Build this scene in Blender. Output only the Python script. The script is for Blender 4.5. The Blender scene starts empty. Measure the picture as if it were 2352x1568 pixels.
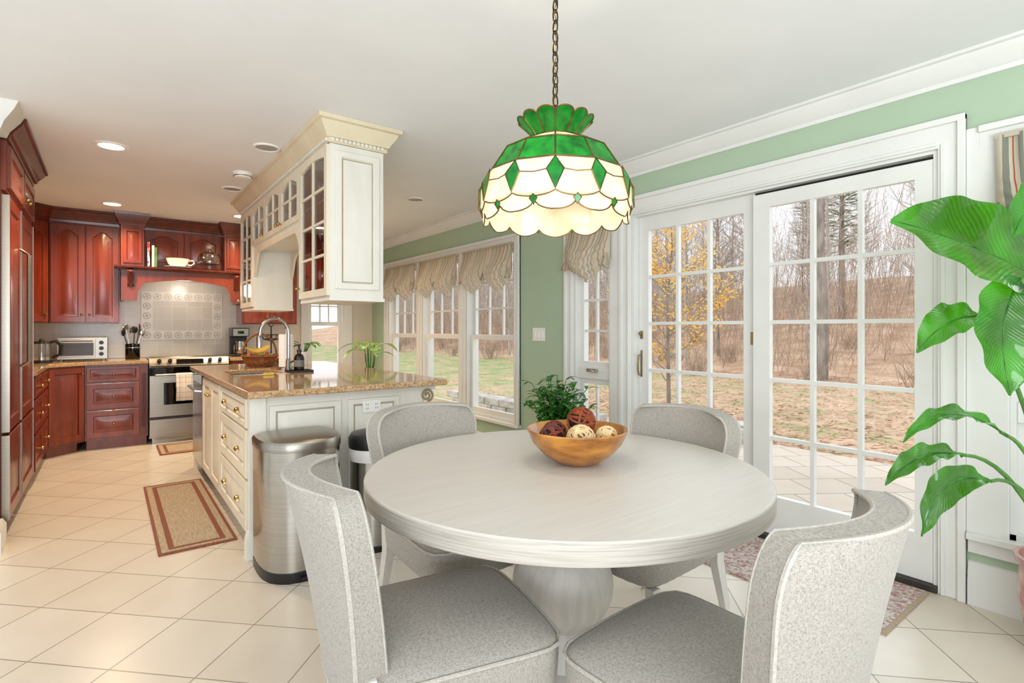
import bpy, bmesh, math, random
from mathutils import Vector, Matrix
S=bpy.context.scene; COL=S.collection; PI=math.pi
random.seed(7)
H=1.25; F=1215.0; A=math.radians(37.3)
FX,FY=math.sin(A),math.cos(A)
def at(px,py,d):
    u=(px-1176)/F
    return Vector((d*(FX+u*FY),d*(FY-u*FX),H+d*(755-py)/F))
def c(r,g,b):
    def l(v):
        v/=255.0
        return v/12.92 if v<=.04045 else ((v+.055)/1.055)**2.4
    return (l(r),l(g),l(b),1)
# ------------------------------------------------------------------ materials
def base(name):
    m=bpy.data.materials.new(name); m.use_nodes=True
    nt=m.node_tree; b=nt.nodes['Principled BSDF']
    return m,nt,b
def pm(name,c1,c2=None,rough=.5,metal=0,scale=(8,8,8),detail=3,bump=0,emit=0,coat=0,lo=.35,hi=.65,bscale=None,trl=0):
    m,nt,b=base(name); N=nt.nodes; L=nt.links
    b.inputs['Roughness'].default_value=rough; b.inputs['Metallic'].default_value=metal
    if coat: b.inputs['Coat Weight'].default_value=coat; b.inputs['Coat Roughness'].default_value=.12
    tc=N.new('ShaderNodeTexCoord'); mp=N.new('ShaderNodeMapping'); mp.inputs['Scale'].default_value=scale
    L.new(tc.outputs['Object'],mp.inputs['Vector'])
    no=N.new('ShaderNodeTexNoise'); no.inputs['Scale'].default_value=1; no.inputs['Detail'].default_value=detail
    L.new(mp.outputs['Vector'],no.inputs['Vector'])
    cr=N.new('ShaderNodeValToRGB'); cr.color_ramp.elements[0].position=lo; cr.color_ramp.elements[1].position=hi
    cr.color_ramp.elements[0].color=c1; cr.color_ramp.elements[1].color=c2 or c1
    L.new(no.outputs['Fac'],cr.inputs['Fac']); L.new(cr.outputs['Color'],b.inputs['Base Color'])
    if emit:
        L.new(cr.outputs['Color'],b.inputs['Emission Color']); b.inputs['Emission Strength'].default_value=emit
    if bump:
        bp=N.new('ShaderNodeBump'); bp.inputs['Strength'].default_value=bump; bp.inputs['Distance'].default_value=.01
        src=no
        if bscale:
            src=N.new('ShaderNodeTexNoise'); src.inputs['Scale'].default_value=bscale
            L.new(tc.outputs['Object'],src.inputs['Vector'])
        L.new(src.outputs['Fac'],bp.inputs['Height']); L.new(bp.outputs['Normal'],b.inputs['Normal'])
    if trl:
        tr=N.new('ShaderNodeBsdfTranslucent'); L.new(cr.outputs['Color'],tr.inputs['Color'])
        mx=N.new('ShaderNodeMixShader'); mx.inputs[0].default_value=trl
        L.new(b.outputs[0],mx.inputs[1]); L.new(tr.outputs[0],mx.inputs[2]); L.new(mx.outputs[0],N['Material Output'].inputs['Surface'])
    return m
def glassm(name,tint=(1,1,1,1),refl=.06):
    m,nt,b=base(name); N=nt.nodes; L=nt.links; N.remove(b)
    t=N.new('ShaderNodeBsdfTransparent'); t.inputs['Color'].default_value=tint
    g=N.new('ShaderNodeBsdfGlossy'); g.inputs['Roughness'].default_value=.02
    lw=N.new('ShaderNodeLayerWeight'); lw.inputs['Blend'].default_value=.25
    mu=N.new('ShaderNodeMath'); mu.operation='MULTIPLY_ADD'; mu.inputs[1].default_value=.35; mu.inputs[2].default_value=refl
    L.new(lw.outputs['Facing'],mu.inputs[0])
    mx=N.new('ShaderNodeMixShader'); L.new(mu.outputs[0],mx.inputs[0]); L.new(t.outputs[0],mx.inputs[1]); L.new(g.outputs[0],mx.inputs[2])
    L.new(mx.outputs[0],N['Material Output'].inputs['Surface'])
    return m
def emis(name,col,st):
    m,nt,b=base(name); b.inputs['Base Color'].default_value=col
    b.inputs['Emission Color'].default_value=col; b.inputs['Emission Strength'].default_value=st
    return m
M={}
M['ceil']=pm('ceiling_paint',c(232,234,235),c(236,238,239),.9,scale=(2,2,2))
M['green']=pm('sage_paint',c(170,192,165),c(174,195,169),.8,scale=(3,3,3))
M['cream_wall']=pm('beige_paint',c(208,200,184),c(214,206,190),.8,scale=(3,3,3))
M['trim']=pm('trim_white',c(224,225,221),c(230,231,227),.45,scale=(3,3,3))
M['cherry']=pm('cherry_wood',c(102,34,14),c(129,49,22),.3,scale=(14,14,1.6),detail=3,coat=.3)
M['cherryd']=pm('cherry_dark',c(80,26,12),c(104,38,18),.33,scale=(14,14,1.6),detail=3,coat=.25)
M['white_cab']=pm('glazed_white_cabinet',c(222,220,210),c(230,228,218),.4,scale=(6,6,2),coat=.1)
M['warm_lit_front']=pm('glazed_white_warm_lit',c(222,213,190),c(230,222,200),.4,scale=(6,6,2),coat=.1)  # white cabinet colour tinted cream, warm kitchen light put into it
M['cream_cab']=pm('glazed_cream_cornice',c(214,202,172),c(222,211,182),.45,scale=(6,6,2))
M['glaze']=pm('tan_glaze_line',c(150,136,108),c(168,154,126),.5)
M['brass']=pm('antique_brass',c(168,138,84),c(184,154,100),.3,1,scale=(20,20,20))
M['pewter']=pm('worn_brass',c(140,122,88),c(160,142,106),.35,1,scale=(20,20,20))
M['came']=pm('brass_came',c(96,76,42),c(126,98,54),.4,.8,scale=(30,30,30))
M['chain']=pm('dark_bronze',c(60,50,36),c(96,82,58),.4,.9,scale=(40,40,40))
M['steel']=pm('brushed_steel',c(174,172,166),c(182,180,174),.22,1,scale=(2,2,140),detail=2)
M['steelh']=pm('brushed_steel_horizontal',c(152,147,138),c(164,159,150),.32,1,scale=(2,2,160),detail=3)
M['black']=pm('black_plastic',c(16,16,17),c(24,24,25),.35,scale=(10,10,10))
M['blackglass']=pm('black_glass',c(8,8,9),c(12,12,13),.05,scale=(5,5,5))
M['white']=pm('white_plastic',c(238,238,234),c(242,242,238),.4,scale=(8,8,8))
M['porcelain']=pm('porcelain',c(244,242,236),c(246,244,240),.12,scale=(8,8,8))
def tweed():
    m,nt,b=base('warm_grey_linen'); N=nt.nodes; L=nt.links
    tc=N.new('ShaderNodeTexCoord'); out=[]
    for sc in ((560,560,130),(170,170,560)):
        mp=N.new('ShaderNodeMapping'); mp.inputs['Scale'].default_value=sc; L.new(tc.outputs['Object'],mp.inputs['Vector'])
        no=N.new('ShaderNodeTexNoise'); no.inputs['Scale'].default_value=1; no.inputs['Detail'].default_value=1; L.new(mp.outputs['Vector'],no.inputs['Vector']); out.append(no)
    ad=N.new('ShaderNodeMath'); ad.operation='ADD'; L.new(out[0].outputs['Fac'],ad.inputs[0]); L.new(out[1].outputs['Fac'],ad.inputs[1])
    hf=N.new('ShaderNodeMath'); hf.operation='MULTIPLY'; hf.inputs[1].default_value=.5; L.new(ad.outputs[0],hf.inputs[0])
    cr=N.new('ShaderNodeValToRGB'); e=cr.color_ramp.elements; e[0].position=.36; e[0].color=c(132,128,120); e[1].position=.6; e[1].color=c(168,163,154)
    x=e.new(.44); x.color=c(150,145,137)
    L.new(hf.outputs[0],cr.inputs['Fac']); L.new(cr.outputs['Color'],b.inputs['Base Color']); b.inputs['Roughness'].default_value=.95
    b.inputs['Sheen Weight'].default_value=.15
    bp=N.new('ShaderNodeBump'); bp.inputs['Strength'].default_value=.12; bp.inputs['Distance'].default_value=.002
    L.new(hf.outputs[0],bp.inputs['Height']); L.new(bp.outputs['Normal'],b.inputs['Normal'])
    return m
M['fabric']=tweed()
M['piping']=pm('linen_piping',c(166,161,152),c(186,181,172),.95,scale=(200,200,200),bump=.1)
M['leg']=pm('washed_wood_leg',c(198,194,187),c(210,206,199),.5,scale=(40,40,6),detail=5)
M['tablewood']=pm('whitewashed_oak',c(197,192,185),c(206,202,195),.34,scale=(5,110,60),detail=6,bump=.015,lo=.25,hi=.75)
M['tablerim']=pm('whitewashed_oak_edge',c(168,162,153),c(194,189,180),.5,scale=(5,5,260),detail=4,bump=.02)
M['bowl']=pm('olive_wood_bowl',c(136,80,24),c(200,138,58),.28,scale=(9,9,26),detail=6,coat=.3)
M['cglass']=glassm('cabinet_glass',(.95,.95,.95,1),.05)
M['clear']=glassm('clear_glassware',(.94,.95,.95,1),.12)
M['lampgreen']=pm('green_stained_glass',c(2,84,20),c(24,148,46),.12,scale=(26,26,26),emit=.20,lo=.3,hi=.7,trl=.45)
M['lampdia']=pm('deep_green_glass',c(2,96,26),c(16,140,44),.12,scale=(26,26,26),emit=.22,lo=.3,hi=.7,trl=.15)
M['lampcream']=pm('cream_stained_glass',c(232,214,188),c(244,231,210),.25,scale=(14,14,14),emit=.06,trl=.5)
M['bulb']=emis('lit_bulb',(1,.88,.70,1),4)
M['canlight']=emis('lit_can_lens',(1,.88,.68,1),9)
M['leaf2']=pm('small_leaf',c(30,90,30),c(84,158,62),.4,scale=(20,20,20),trl=.25)
M['leaf3']=pm('variegated_leaf',c(60,140,50),c(196,222,140),.35,scale=(40,40,40),trl=.25)
M['stem']=pm('green_stem',c(64,110,44),c(90,140,60),.5,scale=(10,10,10))
M['soil']=pm('potting_soil',c(40,30,22),c(70,54,40),.95,scale=(60,60,60),bump=.4)
M['pinkpot']=pm('pink_ceramic',c(172,112,106),c(208,166,156),.2,scale=(6,6,14),coat=.4)
M['terra']=pm('clay_pot',c(160,120,90),c(180,140,108),.6,scale=(10,10,10))
M['wicker']=pm('brown_wicker',c(92,50,22),c(160,96,48),.6,scale=(50,50,120),bump=.5)
M['rattan']=pm('burnt_orange_rattan',c(104,42,16),c(150,70,30),.55,scale=(30,30,30))
M['rattand']=pm('dark_brown_rattan',c(76,26,18),c(124,54,36),.6,scale=(30,30,30))
M['rattanc']=pm('pale_straw',c(196,166,120),c(230,206,162),.7,scale=(30,30,30))
M['core']=pm('dark_core',c(30,12,7),c(46,20,12),.8)
M['corec']=pm('straw_core',c(150,120,82),c(170,138,96),.8)
M['banana']=pm('ripe_banana',c(206,164,60),c(222,186,84),.5,scale=(10,10,10))
M['apple']=pm('red_fruit',c(180,44,26),c(214,120,50),.35,scale=(14,14,14))
M['pear']=pm('green_fruit',c(150,160,60),c(180,180,80),.4,scale=(14,14,14))
M['sponge']=pm('yellow_sponge',c(206,182,80),c(216,194,98),.9,scale=(80,80,80))
M['paper']=pm('paper_towel',c(240,240,238),c(246,246,244),.95,scale=(40,40,40))
M['bark']=pm('grey_bark',c(126,117,109),c(168,158,149),.9,scale=(6,6,2),detail=6)
M['bark2']=pm('hazed_bark',c(164,154,145),c(200,191,181),.9,scale=(6,6,2),detail=6)  # bark lightened so the colour carries distance haze
M['barkd']=pm('brown_twig',c(154,135,118),c(197,177,158),.95,scale=(.6,.6,.6))  # twig brown lightened as well, haze put into the colour
M['yleaf']=pm('yellow_autumn_leaf',c(230,180,80),c(248,213,122),.7,scale=(3,3,3),trl=.3)
M['needle']=pm('pine_needles',c(134,152,122),c(170,184,154),.9,scale=(2,2,2))
M['dead']=pm('fallen_brown_leaf',c(168,122,92),c(216,178,144),.9,scale=(2,2,2))
M['stone']=pm('low_stone_wall',c(168,162,154),c(204,198,190),.9,scale=(6,6,12),bump=.4)
M['redbook']=pm('red_patterned_cover',c(190,40,36),c(238,226,210),.5,scale=(30,30,30),lo=.47,hi=.5)
M['whitebook']=pm('white_cover',c(230,226,214),c(240,236,226),.5,scale=(10,10,10))
M['greenbook']=pm('green_cover',c(70,120,60),c(110,150,90),.5,scale=(10,10,10))
M['bag']=pm('white_bin_liner',c(232,230,228),c(240,238,236),.5,scale=(20,20,20),bump=.3)
M['amber']=pm('dark_amber_bottle',c(14,10,9),c(26,18,14),.1,scale=(8,8,8))
M['track']=pm('dark_track',c(60,57,52),c(80,76,70),.5,.5)
def granite():
    m,nt,b=base('golden_granite'); N=nt.nodes; L=nt.links
    tc=N.new('ShaderNodeTexCoord')
    n1=N.new('ShaderNodeTexNoise'); n1.inputs['Scale'].default_value=80; n1.inputs['Detail'].default_value=8; n1.inputs['Roughness'].default_value=.7
    n2=N.new('ShaderNodeTexNoise'); n2.inputs['Scale'].default_value=6; n2.inputs['Detail'].default_value=4
    for n in (n1,n2): L.new(tc.outputs['Object'],n.inputs['Vector'])
    cr=N.new('ShaderNodeValToRGB'); e=cr.color_ramp.elements
    e[0].position=.3; e[0].color=c(102,80,62); e[1].position=.72; e[1].color=c(226,204,170)
    x=e.new(.43); x.color=c(170,138,102); x=e.new(.55); x.color=c(206,176,136)
    L.new(n1.outputs['Fac'],cr.inputs['Fac'])
    c2=N.new('ShaderNodeValToRGB'); c2.color_ramp.elements[0].color=c(214,192,168); c2.color_ramp.elements[1].color=(1,1,1,1)
    L.new(n2.outputs['Fac'],c2.inputs['Fac'])
    mx=N.new('ShaderNodeMixRGB'); mx.blend_type='MULTIPLY'; mx.inputs[0].default_value=.6
    L.new(cr.outputs['Color'],mx.inputs[1]); L.new(c2.outputs['Color'],mx.inputs[2]); L.new(mx.outputs[0],b.inputs['Base Color'])
    b.inputs['Roughness'].default_value=.06
    return m
M['granite']=granite()
def tiles(name,size,rot,c1,c2,cm,mortar,rough=.35,rowh=None,off=0,bump=.2,var=.45):
    m,nt,b=base(name); N=nt.nodes; L=nt.links
    tc=N.new('ShaderNodeTexCoord'); mp=N.new('ShaderNodeMapping'); mp.inputs['Rotation'].default_value=rot
    L.new(tc.outputs['Object'],mp.inputs['Vector'])
    br=N.new('ShaderNodeTexBrick'); br.offset=off; br.squash=1
    br.inputs['Scale'].default_value=1; br.inputs['Brick Width'].default_value=size; br.inputs['Row Height'].default_value=rowh or size
    br.inputs['Mortar Size'].default_value=mortar; br.inputs['Mortar Smooth'].default_value=.1; br.inputs['Bias'].default_value=0
    br.inputs['Color1'].default_value=c1; br.inputs['Color2'].default_value=c2; br.inputs['Mortar'].default_value=cm
    L.new(mp.outputs['Vector'],br.inputs['Vector'])
    no=N.new('ShaderNodeTexNoise'); no.inputs['Scale'].default_value=3; no.inputs['Detail'].default_value=6
    L.new(tc.outputs['Object'],no.inputs['Vector'])
    cr=N.new('ShaderNodeValToRGB'); cr.color_ramp.elements[0].color=(.84,.81,.77,1); cr.color_ramp.elements[0].position=.3; cr.color_ramp.elements[1].color=(1,1,1,1); cr.color_ramp.elements[1].position=.7
    L.new(no.outputs['Fac'],cr.inputs['Fac'])
    mx=N.new('ShaderNodeMixRGB'); mx.blend_type='MULTIPLY'; mx.inputs[0].default_value=var
    L.new(br.outputs['Color'],mx.inputs[1]); L.new(cr.outputs['Color'],mx.inputs[2]); L.new(mx.outputs[0],b.inputs['Base Color'])
    bp=N.new('ShaderNodeBump'); bp.inputs['Strength'].default_value=bump; bp.inputs['Distance'].default_value=.004; bp.invert=True
    L.new(br.outputs['Fac'],bp.inputs['Height']); L.new(bp.outputs['Normal'],b.inputs['Normal'])
    b.inputs['Roughness'].default_value=rough
    return m
M['floor']=tiles('cream_floor_tile',.345,(0,0,PI/4),c(220,211,196),c(212,202,186),c(150,141,128),.0028,rough=.26)
M['wall_tile']=tiles('backsplash_tile',.152,(PI/2,0,0),c(218,214,204),c(210,206,196),c(230,226,217),.003,.2)
M['paver']=tiles('patio_paver',.42,(0,0,.6),c(218,203,185),c(204,189,171),c(168,156,142),.008,.9,.42,.5)
def stripes(name,st,tr_=.35):
    m,nt,b=base(name); N=nt.nodes; L=nt.links
    tc=N.new('ShaderNodeTexCoord'); sx=N.new('ShaderNodeSeparateXYZ'); L.new(tc.outputs['UV'],sx.inputs[0])
    mu=N.new('ShaderNodeMath'); mu.operation='MULTIPLY'; mu.inputs[1].default_value=9.5; L.new(sx.outputs['X'],mu.inputs[0])
    fr=N.new('ShaderNodeMath'); fr.operation='FRACT'; L.new(mu.outputs[0],fr.inputs[0])
    cr=N.new('ShaderNodeValToRGB'); cr.color_ramp.interpolation='CONSTANT'; e=cr.color_ramp.elements
    e[0].position=0; e[0].color=st[0][1]; e[1].position=st[1][0]; e[1].color=st[1][1]
    for p,k in st[2:]:
        x=e.new(p); x.color=k
    L.new(fr.outputs[0],cr.inputs['Fac']); L.new(cr.outputs['Color'],b.inputs['Base Color']); b.inputs['Roughness'].default_value=.9
    tr=N.new('ShaderNodeBsdfTranslucent'); L.new(cr.outputs['Color'],tr.inputs['Color'])
    mx=N.new('ShaderNodeMixShader'); mx.inputs[0].default_value=tr_
    L.new(b.outputs[0],mx.inputs[1]); L.new(tr.outputs[0],mx.inputs[2]); L.new(mx.outputs[0],N['Material Output'].inputs['Surface'])
    return m
M['stripe']=stripes('striped_linen',[(0,c(212,200,178)),(.3,c(168,160,142)),(.36,c(208,196,174)),(.5,c(188,140,114)),(.54,c(216,206,186)),(.72,c(154,154,146)),(.77,c(210,198,176)),(.9,c(184,170,146))])
M['stripe2']=stripes('bold_striped_linen',[(0,c(206,198,178)),(.22,c(134,136,122)),(.4,c(206,198,178)),(.5,c(186,96,72)),(.545,c(206,198,178)),(.68,c(140,142,128)),(.86,c(206,198,178)),(.94,c(186,96,72))],.2)
def bigleaf():
    m,nt,b=base('ribbed_glossy_leaf'); N=nt.nodes; L=nt.links
    tc=N.new('ShaderNodeTexCoord'); sx=N.new('ShaderNodeSeparateXYZ'); L.new(tc.outputs['UV'],sx.inputs[0])
    ab=N.new('ShaderNodeMath'); ab.operation='ABSOLUTE'; L.new(sx.outputs['X'],ab.inputs[0])
    ma=N.new('ShaderNodeMath'); ma.operation='MULTIPLY_ADD'; ma.inputs[1].default_value=-.22; L.new(ab.outputs[0],ma.inputs[0]); L.new(sx.outputs['Y'],ma.inputs[2])
    mu=N.new('ShaderNodeMath'); mu.operation='MULTIPLY'; mu.inputs[1].default_value=200; L.new(ma.outputs[0],mu.inputs[0])
    si=N.new('ShaderNodeMath'); si.operation='SINE'; L.new(mu.outputs[0],si.inputs[0])
    no=N.new('ShaderNodeTexNoise'); no.inputs['Scale'].default_value=6; no.inputs['Detail'].default_value=2; L.new(tc.outputs['Object'],no.inputs['Vector'])
    ad=N.new('ShaderNodeMath'); ad.operation='MULTIPLY_ADD'; ad.inputs[1].default_value=.04; L.new(si.outputs[0],ad.inputs[0]); L.new(no.outputs['Fac'],ad.inputs[2])
    cr=N.new('ShaderNodeValToRGB'); e=cr.color_ramp.elements; e[0].position=.4; e[0].color=c(4,54,10); e[1].position=.66; e[1].color=c(54,148,28)
    L.new(ad.outputs[0],cr.inputs['Fac']); L.new(cr.outputs['Color'],b.inputs['Base Color']); b.inputs['Roughness'].default_value=.14
    b.inputs['Coat Weight'].default_value=1; b.inputs['Coat Roughness'].default_value=.05
    bp=N.new('ShaderNodeBump'); bp.inputs['Strength'].default_value=.35; bp.inputs['Distance'].default_value=.004
    L.new(si.outputs[0],bp.inputs['Height']); L.new(bp.outputs['Normal'],b.inputs['Normal'])
    tr=N.new('ShaderNodeBsdfTranslucent'); tr.inputs['Color'].default_value=c(124,232,40)
    mx=N.new('ShaderNodeMixShader'); mx.inputs[0].default_value=.36
    L.new(b.outputs[0],mx.inputs[1]); L.new(tr.outputs[0],mx.inputs[2]); L.new(mx.outputs[0],N['Material Output'].inputs['Surface'])
    return m
M['leaf']=bigleaf()
M['rugf']=pm('woven_beige',c(160,142,118),c(184,167,142),.95,scale=(160,14,10),bump=.2,bscale=300)
M['rugr']=pm('woven_rust',c(122,70,50),c(140,88,66),.95,scale=(90,90,90),bump=.2)
M['persian']=pm('persian_pattern',c(160,120,114),c(202,196,188),.95,scale=(60,60,60),detail=4,lo=.38,hi=.6)
M['towel']=tiles('checked_towel',.055,(PI/2,0,0),c(240,236,226),c(238,233,222),c(206,160,136),.002,.95)
def ground(name,stops,sc,ky=0):
    m,nt,b=base(name); N=nt.nodes; L=nt.links
    tc=N.new('ShaderNodeTexCoord'); n1=N.new('ShaderNodeTexNoise'); n1.inputs['Scale'].default_value=sc; n1.inputs['Detail'].default_value=10; n1.inputs['Roughness'].default_value=.72
    L.new(tc.outputs['Object'],n1.inputs['Vector'])
    sx=N.new('ShaderNodeSeparateXYZ'); L.new(tc.outputs['Object'],sx.inputs[0])
    mr=N.new('ShaderNodeMapRange'); mr.inputs[1].default_value=4; mr.inputs[2].default_value=14; mr.inputs[3].default_value=ky; mr.inputs[4].default_value=-ky
    L.new(sx.outputs['Y'],mr.inputs[0])
    ad=N.new('ShaderNodeMath'); L.new(n1.outputs['Fac'],ad.inputs[0]); L.new(mr.outputs[0],ad.inputs[1])
    cr=N.new('ShaderNodeValToRGB'); e=cr.color_ramp.elements
    e[0].position=stops[0][0]; e[0].color=stops[0][1]; e[1].position=stops[-1][0]; e[1].color=stops[-1][1]
    for p,k in stops[1:-1]: x=e.new(p); x.color=k
    L.new(ad.outputs[0],cr.inputs['Fac']); L.new(cr.outputs['Color'],b.inputs['Base Color']); b.inputs['Roughness'].default_value=.95
    return m
M['lawn']=ground('leafy_lawn',[(.3,c(118,140,78)),(.44,c(160,164,110)),(.52,c(190,162,128)),(.7,c(214,184,154))],1.6,.06)
M['hill']=ground('leaf_litter_hill',[(.3,c(142,108,84)),(.45,c(182,146,116)),(.58,c(202,170,140)),(.7,c(216,193,166))],.9)
# ------------------------------------------------------------------ mesh builder
def T(x,y,z): return Matrix.Translation((x,y,z))
def RZ(a): return Matrix.Rotation(a,4,'Z')
def RX(a): return Matrix.Rotation(a,4,'X')
class MB:
    def __init__(s,m=None): s.v=[]; s.f=[]; s.m=m or Matrix.Identity(4); s.uv={}
    def add(s,vs,fs):
        n=len(s.v); s.v+=[s.m@Vector(v) for v in vs]; s.f+=[tuple(i+n for i in f) for f in fs]; return s
    def box(s,x0,x1,y0,y1,z0,z1):
        return s.add([(x0,y0,z0),(x1,y0,z0),(x1,y1,z0),(x0,y1,z0),(x0,y0,z1),(x1,y0,z1),(x1,y1,z1),(x0,y1,z1)],
              [(0,3,2,1),(4,5,6,7),(0,1,5,4),(1,2,6,5),(2,3,7,6),(3,0,4,7)])
    def loops(s,ls,cap0=True,cap1=True,closed=True,wrap=False):
        n=len(ls[0]); vs=[p for l in ls for p in l]; fs=[]
        R=len(ls)
        for i in range(R if wrap else R-1):
            j=(i+1)%R
            for k in range(n if closed else n-1):
                k2=(k+1)%n
                fs.append((i*n+k,i*n+k2,j*n+k2,j*n+k))
        if cap0 and not wrap: fs.append(tuple(range(n))[::-1])
        if cap1 and not wrap: fs.append(tuple((R-1)*n+k for k in range(n)))
        return s.add(vs,fs)
    def lathe(s,prof,n=24,o=(0,0,0),sx=1,sy=1,cap0=True,cap1=True):
        ls=[[(o[0]+r*sx*math.cos(2*PI*k/n),o[1]+r*sy*math.sin(2*PI*k/n),o[2]+z) for k in range(n)] for r,z in prof]
        return s.loops(ls,cap0,cap1)
    def sphere(s,o,r,n=14,m=9,sc=(1,1,1)):
        ls=[]
        for i in range(m+1):
            a=-PI/2+PI*i/m; rr=max(math.cos(a),.02)*r
            ls.append([(o[0]+rr*sc[0]*math.cos(2*PI*k/n),o[1]+rr*sc[1]*math.sin(2*PI*k/n),o[2]+r*sc[2]*math.sin(a)) for k in range(n)])
        return s.loops(ls)
    def tube(s,pts,r,n=8,closed=False):
        P=[Vector(p) for p in pts]; N=len(P)
        rs=r if isinstance(r,(list,tuple)) else [r]*N
        ls=[]; up=None
        for i in range(N):
            if closed: t=(P[(i+1)%N]-P[i-1])
            else: t=P[min(i+1,N-1)]-P[max(i-1,0)]
            if t.length<1e-9: t=Vector((0,0,1))
            t.normalize()
            if up is None: up=Vector((0,0,1)) if abs(t.z)<.9 else Vector((1,0,0))
            a=up-t*up.dot(t)
            if a.length<1e-6: a=t.orthogonal()
            a.normalize(); up=a; b=t.cross(a)
            ls.append([P[i]+(a*math.cos(2*PI*k/n)+b*math.sin(2*PI*k/n))*rs[i] for k in range(n)])
        return s.loops(ls,wrap=closed)
    def prism(s,poly,plane,t0,t1):
        f={'xy':lambda p,t:(p[0],p[1],t),'xz':lambda p,t:(p[0],t,p[1]),'yz':lambda p,t:(t,p[0],p[1])}[plane]
        return s.loops([[f(p,t0) for p in poly],[f(p,t1) for p in poly]])
    def sweep(s,pts,prof,closed=False):
        P=[Vector((p[0],p[1])) for p in pts]; N=len(P); ls=[]
        def nrm(a,b):
            d=(b-a).normalized(); return Vector((d.y,-d.x))
        for i in range(N):
            if closed: n1=nrm(P[i-1],P[i]); n2=nrm(P[i],P[(i+1)%N])
            else:
                n1=nrm(P[i-1],P[i]) if i>0 else nrm(P[i],P[i+1]); n2=nrm(P[i],P[i+1]) if i<N-1 else n1
            m=(n1+n2); m=m/(max(.2,1+n1.dot(n2)))
            ls.append([(P[i].x+m.x*o,P[i].y+m.y*o,z) for o,z in prof])
        return s.loops(ls,wrap=closed)
    def build(s,name,mat,parent=None,bevel=0,seg=2,sub=0,ang=38):
        me=bpy.data.meshes.new(name); me.from_pydata([tuple(v) for v in s.v],[],s.f)
        bm=bmesh.new(); bm.from_mesh(me); bmesh.ops.recalc_face_normals(bm,faces=bm.faces)
        th=math.radians(ang)
        for f in bm.faces: f.smooth=True
        for e in bm.edges:
            if len(e.link_faces)==2 and e.calc_face_angle(0)>th: e.smooth=False
        bm.to_mesh(me); bm.free()
        if s.uv:
            l_=me.uv_layers.new(name='UVMap')
            for l in me.loops: l_.data[l.index].uv=s.uv.get(l.vertex_index,(0,0))
        me.materials.append(mat if not isinstance(mat,str) else M[mat])
        o=bpy.data.objects.new(name,me); COL.objects.link(o)
        if parent: o.parent=parent
        if bevel:
            b=o.modifiers.new('bevel','BEVEL'); b.width=bevel; b.segments=seg; b.limit_method='ANGLE'; b.angle_limit=math.radians(40); b.harden_normals=True
        if sub:
            b=o.modifiers.new('sub','SUBSURF'); b.levels=sub; b.render_levels=sub
        return o
def tag(o,label,cat,group=None,kind=None):
    o['label']=label; o['category']=cat
    if group: o['group']=group
    if kind: o['kind']=kind
    return o
def thing(name,label,cat,loc=(0,0,0),rz=0,group=None):
    o=bpy.data.objects.new(name,None); o.empty_display_size=.1; COL.objects.link(o)
    o.location=loc; o.rotation_euler=(0,0,rz)
    return tag(o,label,cat,group)
def struct(o,label=None):
    o['kind']='structure'
    if label: o['label']=label
    return o
def sroot(name,loc=(0,0,0),rz=0,label=None):
    o=bpy.data.objects.new(name,None); COL.objects.link(o); o.location=loc; o.rotation_euler=(0,0,rz)
    return struct(o,label)
def dup(root,loc,rz=0,label=None,scale=None):
    r=root.copy(); COL.objects.link(r); r.location=loc; r.rotation_euler=(0,0,rz)
    if label: r['label']=label
    if scale: r.scale=scale
    for ch in list(root.children):
        k=ch.copy(); COL.objects.link(k); k.parent=r
        for g in ch.children:
            q=g.copy(); COL.objects.link(q); q.parent=k
    return r
# ------------------------------------------------------------------ room shell
XW=3.13; CH=2.5; YF=7.56; XL=-1.12
struct(MB().box(-3,XW+.16,-2.5,YF+.15,-.12,0).build('floor',M['floor']))
struct(MB().box(-3,XW+.16,-2.5,YF+.15,CH,CH+.1).build('ceiling',M['ceil']))
wm=MB(); y=-1.2
OP=[(.10,.52,.33,2.06),(.77,2.62,0,2.10),(2.83,3.24,.33,2.06),(4.06,4.94,.33,2.08),(5.08,5.96,.33,2.08),(6.10,6.98,.33,2.08)]
for a,b,z0,z1 in OP:
    wm.box(XW,XW+.16,y,a,0,CH)
    if z0>0: wm.box(XW,XW+.16,a,b,0,z0)
    wm.box(XW,XW+.16,a,b,z1,CH); y=b
wm.box(XW,XW+.16,y,YF,0,CH)
struct(wm.build('wall_right',M['green']))
wm=MB(); wm.box(XL-.1,2.2,YF,YF+.15,0,CH).box(2.2,2.7,YF,YF+.15,0,.6).box(2.2,2.7,YF,YF+.15,2.08,CH).box(2.7,XW+.16,YF,YF+.15,0,CH)
struct(wm.build('wall_back',M['cream_wall']))
struct(MB().box(XL-.1,XL,4.2,YF,0,CH).build('wall_left',M['cream_wall']))
PXW=-.505
struct(MB().box(-3,PXW,4.06,4.24,0,CH).build('wall_partition',M['trim']))
struct(MB().sweep([(-1.5,4.06),(PXW,4.06),(PXW,4.24)],[(0,0),(.03,0),(.03,.12),(.014,.15),(0,.15)]).build('baseboard_left',M['trim']))
struct(MB().sweep([(-1.5,4.06),(PXW,4.06),(PXW,4.24)],[(0,2.36),(.03,2.36),(.045,2.40),(.09,2.46),(.11,2.5),(0,2.5)]).build('trim_1',M['trim']))
struct(MB().sweep([(XW,YF),(XW,-1.2)],[(0,2.385),(.014,2.385),(.017,2.405),(.028,2.412),(.04,2.432),(.068,2.462),(.074,2.482),(.09,2.486),(.09,2.5),(0,2.5)]).build('trim_2',M['trim']))
bp=[(0,0),(.02,0),(.02,.12),(.014,.145),(.006,.16),(0,.16)]
struct(MB().sweep([(XW,YF),(XW,2.76)],bp).build('baseboard_right_1',M['trim']))
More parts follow.
